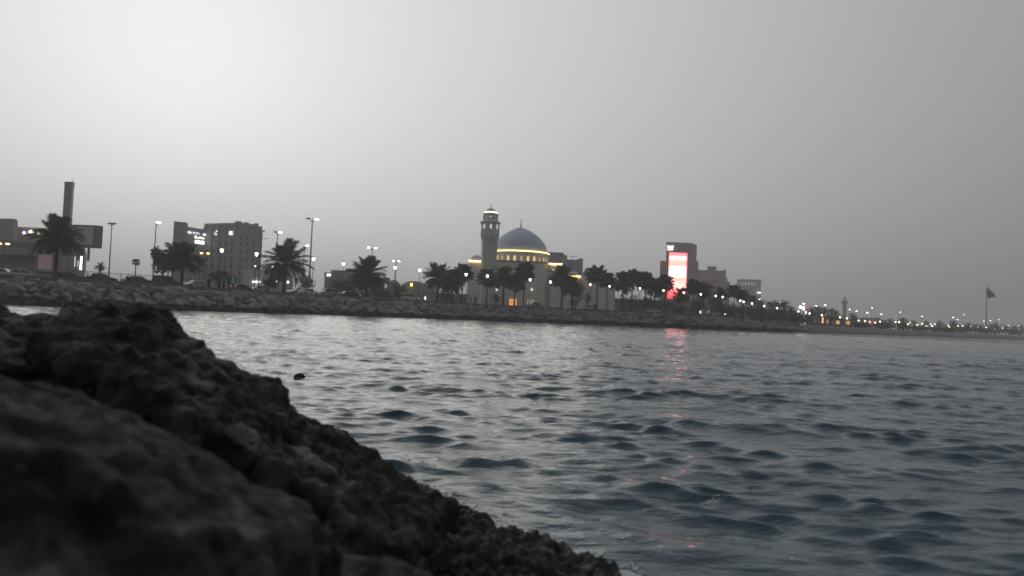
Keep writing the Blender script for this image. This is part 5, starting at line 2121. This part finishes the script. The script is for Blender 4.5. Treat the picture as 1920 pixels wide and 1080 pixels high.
for args in (('white saloon car under the mall awning, left of the big date palm', 44, 21, 'white'), ('silver saloon car just left of the trunk of the big date palm', 78, 21, 'silver', False, -1), ('white car at the very left of the mall front', 8, 21, 'white'),
             ('dark car half hidden by the trunk of the big date palm', 127, 21, 'dark'), ('blue-grey car behind the railing below the unlit twin lamp', 188, 18, 'blue'), ('dark car behind the seated person in black', 258, 19, 'dark'),
             ('large blue-grey off-road car left of the hotel date palm', 310, 17, 'blue', True), ('silver car right of the hotel date palm trunk', 362, 19, 'silver', False, -1), ('white saloon before the orange twin lamp', 378, 23, 'white'),
             ('dark car with pale roof right of the teal panel', 452, 20, 'dark', False, 1, True), ('white car at the pale low block by the hotel', 482, 21, 'white', False, -1, True), ('silver car at the right foot of the arching date palm', 556, 20, 'silver', False, -1),
             ('white car under the tallest twin street lamp', 578, 17, 'white'), ('pale beige car right of the tallest twin street lamp', 612, 18, 'beige', True, -1), ('dark car with lit lamps before the rounded dark tree', 655, 17, 'dark', False, 1, True),
             ('white van-like car before the domed house', 767, 17, 'white', True, 1, True), ('silver car before the mosque doors', 1004, 17, 'silver'), ('white car at the annex beside the tall fan palm', 1108, 17, 'white'),
             ('white car inside the dark grove', 1222, 17, 'white', False, 1, True), ('white car right of the lit screen', 1338, 17, 'white'), ('dark car below the drum building', 1362, 20, 'dark', False, -1, True)):
    car(*args)

# ================================================================== PEOPLE
SKIN = mat('skin', (.22, .13, .09), .7, .1, 6)


def person_mesh(pose, cloth, name='person'):
    """one continuous skinned figure; faces above the collar line at the front take skin"""
    if pose == 'robe':
        J = {'pel': (0, 0, .92), 'che': (0, 0, 1.28), 'nec': (0, 0, 1.46), 'hea': (0, -.02, 1.58), 'top': (0, -.01, 1.7),
             'ls': (-.18, 0, 1.4), 'le': (-.25, .02, 1.14), 'lh': (-.2, -.1, .92), 'rs': (.18, 0, 1.4), 're': (.25, .02, 1.14), 'rh': (.2, -.1, .92),
             'kn': (0, 0, .5), 'an': (0, 0, .04)}
        E = [('pel', 'che'), ('che', 'nec'), ('nec', 'hea'), ('hea', 'top'), ('che', 'ls'), ('ls', 'le'), ('le', 'lh'), ('che', 'rs'), ('rs', 're'), ('re', 'rh'), ('pel', 'kn'), ('kn', 'an')]
        Rd = {'pel': .19, 'che': .17, 'nec': .075, 'hea': .11, 'top': .075, 'ls': .075, 'le': .065, 'lh': .05, 'rs': .075, 're': .065, 'rh': .05, 'kn': .22, 'an': .26}
    elif pose == 'stand':
        J = {'pel': (0, 0, .93), 'che': (0, 0, 1.28), 'nec': (0, 0, 1.46), 'hea': (0, -.02, 1.58), 'top': (0, -.01, 1.7),
             'ls': (-.19, 0, 1.4), 'le': (-.26, .03, 1.12), 'lh': (-.24, -.08, .88), 'rs': (.19, 0, 1.4), 're': (.26, .03, 1.12), 'rh': (.24, -.08, .88),
             'lh2': (-.1, 0, .86), 'lk': (-.12, -.02, .48), 'la': (-.13, 0, .08), 'lt': (-.13, -.14, .04), 'rh2': (.1, 0, .86), 'rk': (.12, -.02, .48), 'ra': (.13, .02, .08), 'rt': (.13, -.12, .04)}
        E = [('pel', 'che'), ('che', 'nec'), ('nec', 'hea'), ('hea', 'top'), ('che', 'ls'), ('ls', 'le'), ('le', 'lh'), ('che', 'rs'), ('rs', 're'), ('re', 'rh'),
             ('pel', 'lh2'), ('lh2', 'lk'), ('lk', 'la'), ('la', 'lt'), ('pel', 'rh2'), ('rh2', 'rk'), ('rk', 'ra'), ('ra', 'rt')]
        Rd = {'pel': .15, 'che': .16, 'nec': .06, 'hea': .1, 'top': .07, 'ls': .07, 'le': .055, 'lh': .04, 'rs': .07, 're': .055, 'rh': .04, 'lh2': .1, 'lk': .075, 'la': .05, 'lt': .04, 'rh2': .1, 'rk': .075, 'ra': .05, 'rt': .04}
    else:   # sitting, facing -y
        J = {'pel': (0, 0, .16), 'che': (0, -.05, .56), 'nec': (0, -.06, .74), 'hea': (0, -.09, .86), 'top': (0, -.08, .98),
             'ls': (-.19, -.05, .68), 'le': (-.27, -.12, .42), 'lh': (-.16, -.34, .4), 'rs': (.19, -.05, .68), 're': (.27, -.12, .42), 'rh': (.16, -.34, .4),
             'lk': (-.16, -.42, .42), 'la': (-.14, -.5, .06), 'lt': (-.14, -.64, .03), 'rk': (.16, -.42, .42), 'ra': (.14, -.5, .06), 'rt': (.14, -.64, .03)}
        E = [('pel', 'che'), ('che', 'nec'), ('nec', 'hea'), ('hea', 'top'), ('che', 'ls'), ('ls', 'le'), ('le', 'lh'), ('che', 'rs'), ('rs', 're'), ('re', 'rh'),
             ('pel', 'lk'), ('lk', 'la'), ('la', 'lt'), ('pel', 'rk'), ('rk', 'ra'), ('ra', 'rt')]
        Rd = {'pel': .19, 'che': .17, 'nec': .07, 'hea': .105, 'top': .075, 'ls': .08, 'le': .065, 'lh': .045, 'rs': .08, 're': .065, 'rh': .045, 'lk': .11, 'la': .08, 'lt': .045, 'rk': .11, 'ra': .08, 'rt': .045}
    ks = list(J)
    me = bpy.data.meshes.new('tmp')
    me.from_pydata([J[k] for k in ks], [(ks.index(a), ks.index(b)) for a, b in E], [])
    ob = bpy.data.objects.new('tmp', me)
    COL.objects.link(ob)
    ob.modifiers.new('s', 'SKIN')
    for i, k in enumerate(ks):
        me.skin_vertices[0].data[i].radius = (Rd[k], Rd[k])
        me.skin_vertices[0].data[i].use_root = (k == 'pel')
    sd = ob.modifiers.new('d', 'SUBSURF')
    sd.levels = 2
    out = bpy.data.meshes.new_from_object(ob.evaluated_get(bpy.context.evaluated_depsgraph_get()))
    bpy.data.objects.remove(ob)
    out.name = name
    out.materials.clear()
    for m in (cloth, SKIN):
        out.materials.append(m)
    hz, hy = J['hea'][2], J['hea'][1]
    for p in out.polygons:
        p.use_smooth = True
        p.material_index = 1 if (p.center.z > hz - .07 and p.center.z < hz + .09 and p.center.y < hy - .05) else 0
    return out


BLACK = mat('black cloth', (.012, .012, .013), .95, .2, 6)
WHITEC = mat('white cloth', (.5, .5, .49), .9, .1, 6)
GREYC = mat('grey cloth', (.08, .08, .1), .9, .2, 6)
PM = {}
for args in (('person in a black robe sitting on the parapet behind the railing', 238, 7.2, 'sit', BLACK, .3, 2.2), ('person in black standing before the silver car near the orange twin lamp', 391, 9, 'robe', BLACK, .13, .3), ('left one of the dark-clothed pair near the teal panel', 411, 9.2, 'robe', BLACK, .13, 2),
             ('middle one of the dark-clothed people near the teal panel', 419, 9, 'robe', BLACK, .13, -1), ('person in dark trousers right beside the teal panel', 428, 9.4, 'stand', GREYC, .13, .5), ('person in black standing left of the white van-like car', 747, 9, 'robe', BLACK, .13, 0),
             ('person in white sitting left of the mosque wall', 876, 7.2, 'sit', WHITEC, .3, .6), ('person in grey standing left of the mosque wall', 882, 9, 'stand', GREYC, .13, 1), ('person in black standing left of the mosque wall', 891, 9, 'robe', BLACK, .13, 2.6),
             ('person in black sitting before the mosque doors', 1008, 7.2, 'sit', BLACK, .3, .2), ('person in white beside the person sitting before the mosque doors', 1013, 9, 'stand', WHITEC, .13, 1.4), ('person in black standing at the tall fan palm of the annex', 1115, 9, 'robe', BLACK, .13, .4),
             ('person in white below the lantern right of the lit screen', 1317, 9, 'robe', WHITEC, .13, 0), ('person in black below the drum building', 1373, 9, 'robe', BLACK, .13, 0), ('person in dark clothes farthest along the seawall crest', 1421, 9, 'robe', GREYC, .13, 0)):
    lab, px, e, pose, cl, dz, rz = args
    key = (pose, cl.name)
    if key not in PM:
        PM[key] = person_mesh(pose, cl)
    b = base(px, e)
    o = link('person', PM[key], None, b + Vector((0, 0, dz)), rz)
    o.scale = (1.05, 1.05, 1.05)
    tag(o, lab, 'person')

# ================================================================== SMALL STREET THINGS
ap_ = thing('advertising_panel', 'upright dark street panel with a teal lit face near the standing people', 'sign', base(437, 12), -.3)
mb = MB()
mb.box(-.12, .12, -.1, .1, 0, 1.2)
part('post', mb, IRON, ap_)
mb = MB()
for x0_, x1_, z0_, z1_ in ((-.45, -.35, 1.2, 2.6), (.35, .45, 1.2, 2.6), (-.35, .35, 2.5, 2.6), (-.35, .35, 1.2, 1.3)):
    mb.box(x0_, x1_, -.16, .16, z0_, z1_)
part('frame', mb, IRON, ap_)
mb = MB()
mb.box(-.349, .349, -.08, .08, 1.301, 2.499)
part('lit_face', mb, mat('teal lit face', (.10, .36, .39), emit=.22), ap_)
for lab, px, e in (('short white lit bollard at the domed house palms', 797, 9), ('short lit bollard below the lantern right of the lit screen', 1313, 9)):
    bo = thing('light_bollard', lab, 'bollard', base(px, e) + Vector((0, 0, .12)), 0, 'lit bollards')
    mb = MB()
    mb.lathe([(.14, 0), (.14, .35), (.1, .4)], 8)
    part('post', mb, POST, bo)
    mb = MB()
    mb.lathe([(.11, .4), (.13, .5), (.13, 1.05), (.1, 1.12)], 8)
    part('lamp_glass', mb, mat('bollard glass', (1, .97, .9), emit=2.2), bo)

# ================================================================== HAZE
mb = MB()
mb.box(-6200, 6200, -6200, 6200, -4, 66)
hm = bpy.data.materials.new('dusty air')
hm.use_nodes = True
t = NT(hm.node_tree)
pv = t.n('ShaderNodeVolumePrincipled')
pv.inputs['Color'].default_value = (.93, .93, .95, 1)
pv.inputs['Density'].default_value = .0007
pv.inputs['Anisotropy'].default_value = .45
o = t.n('ShaderNodeOutputMaterial')
t.put(o.inputs['Volume'], pv.outputs[0])
hz_ = part('haze', mb, hm, None)
tag(hz_, 'pale dusty evening haze over bay and shore', None, None, 'stuff')
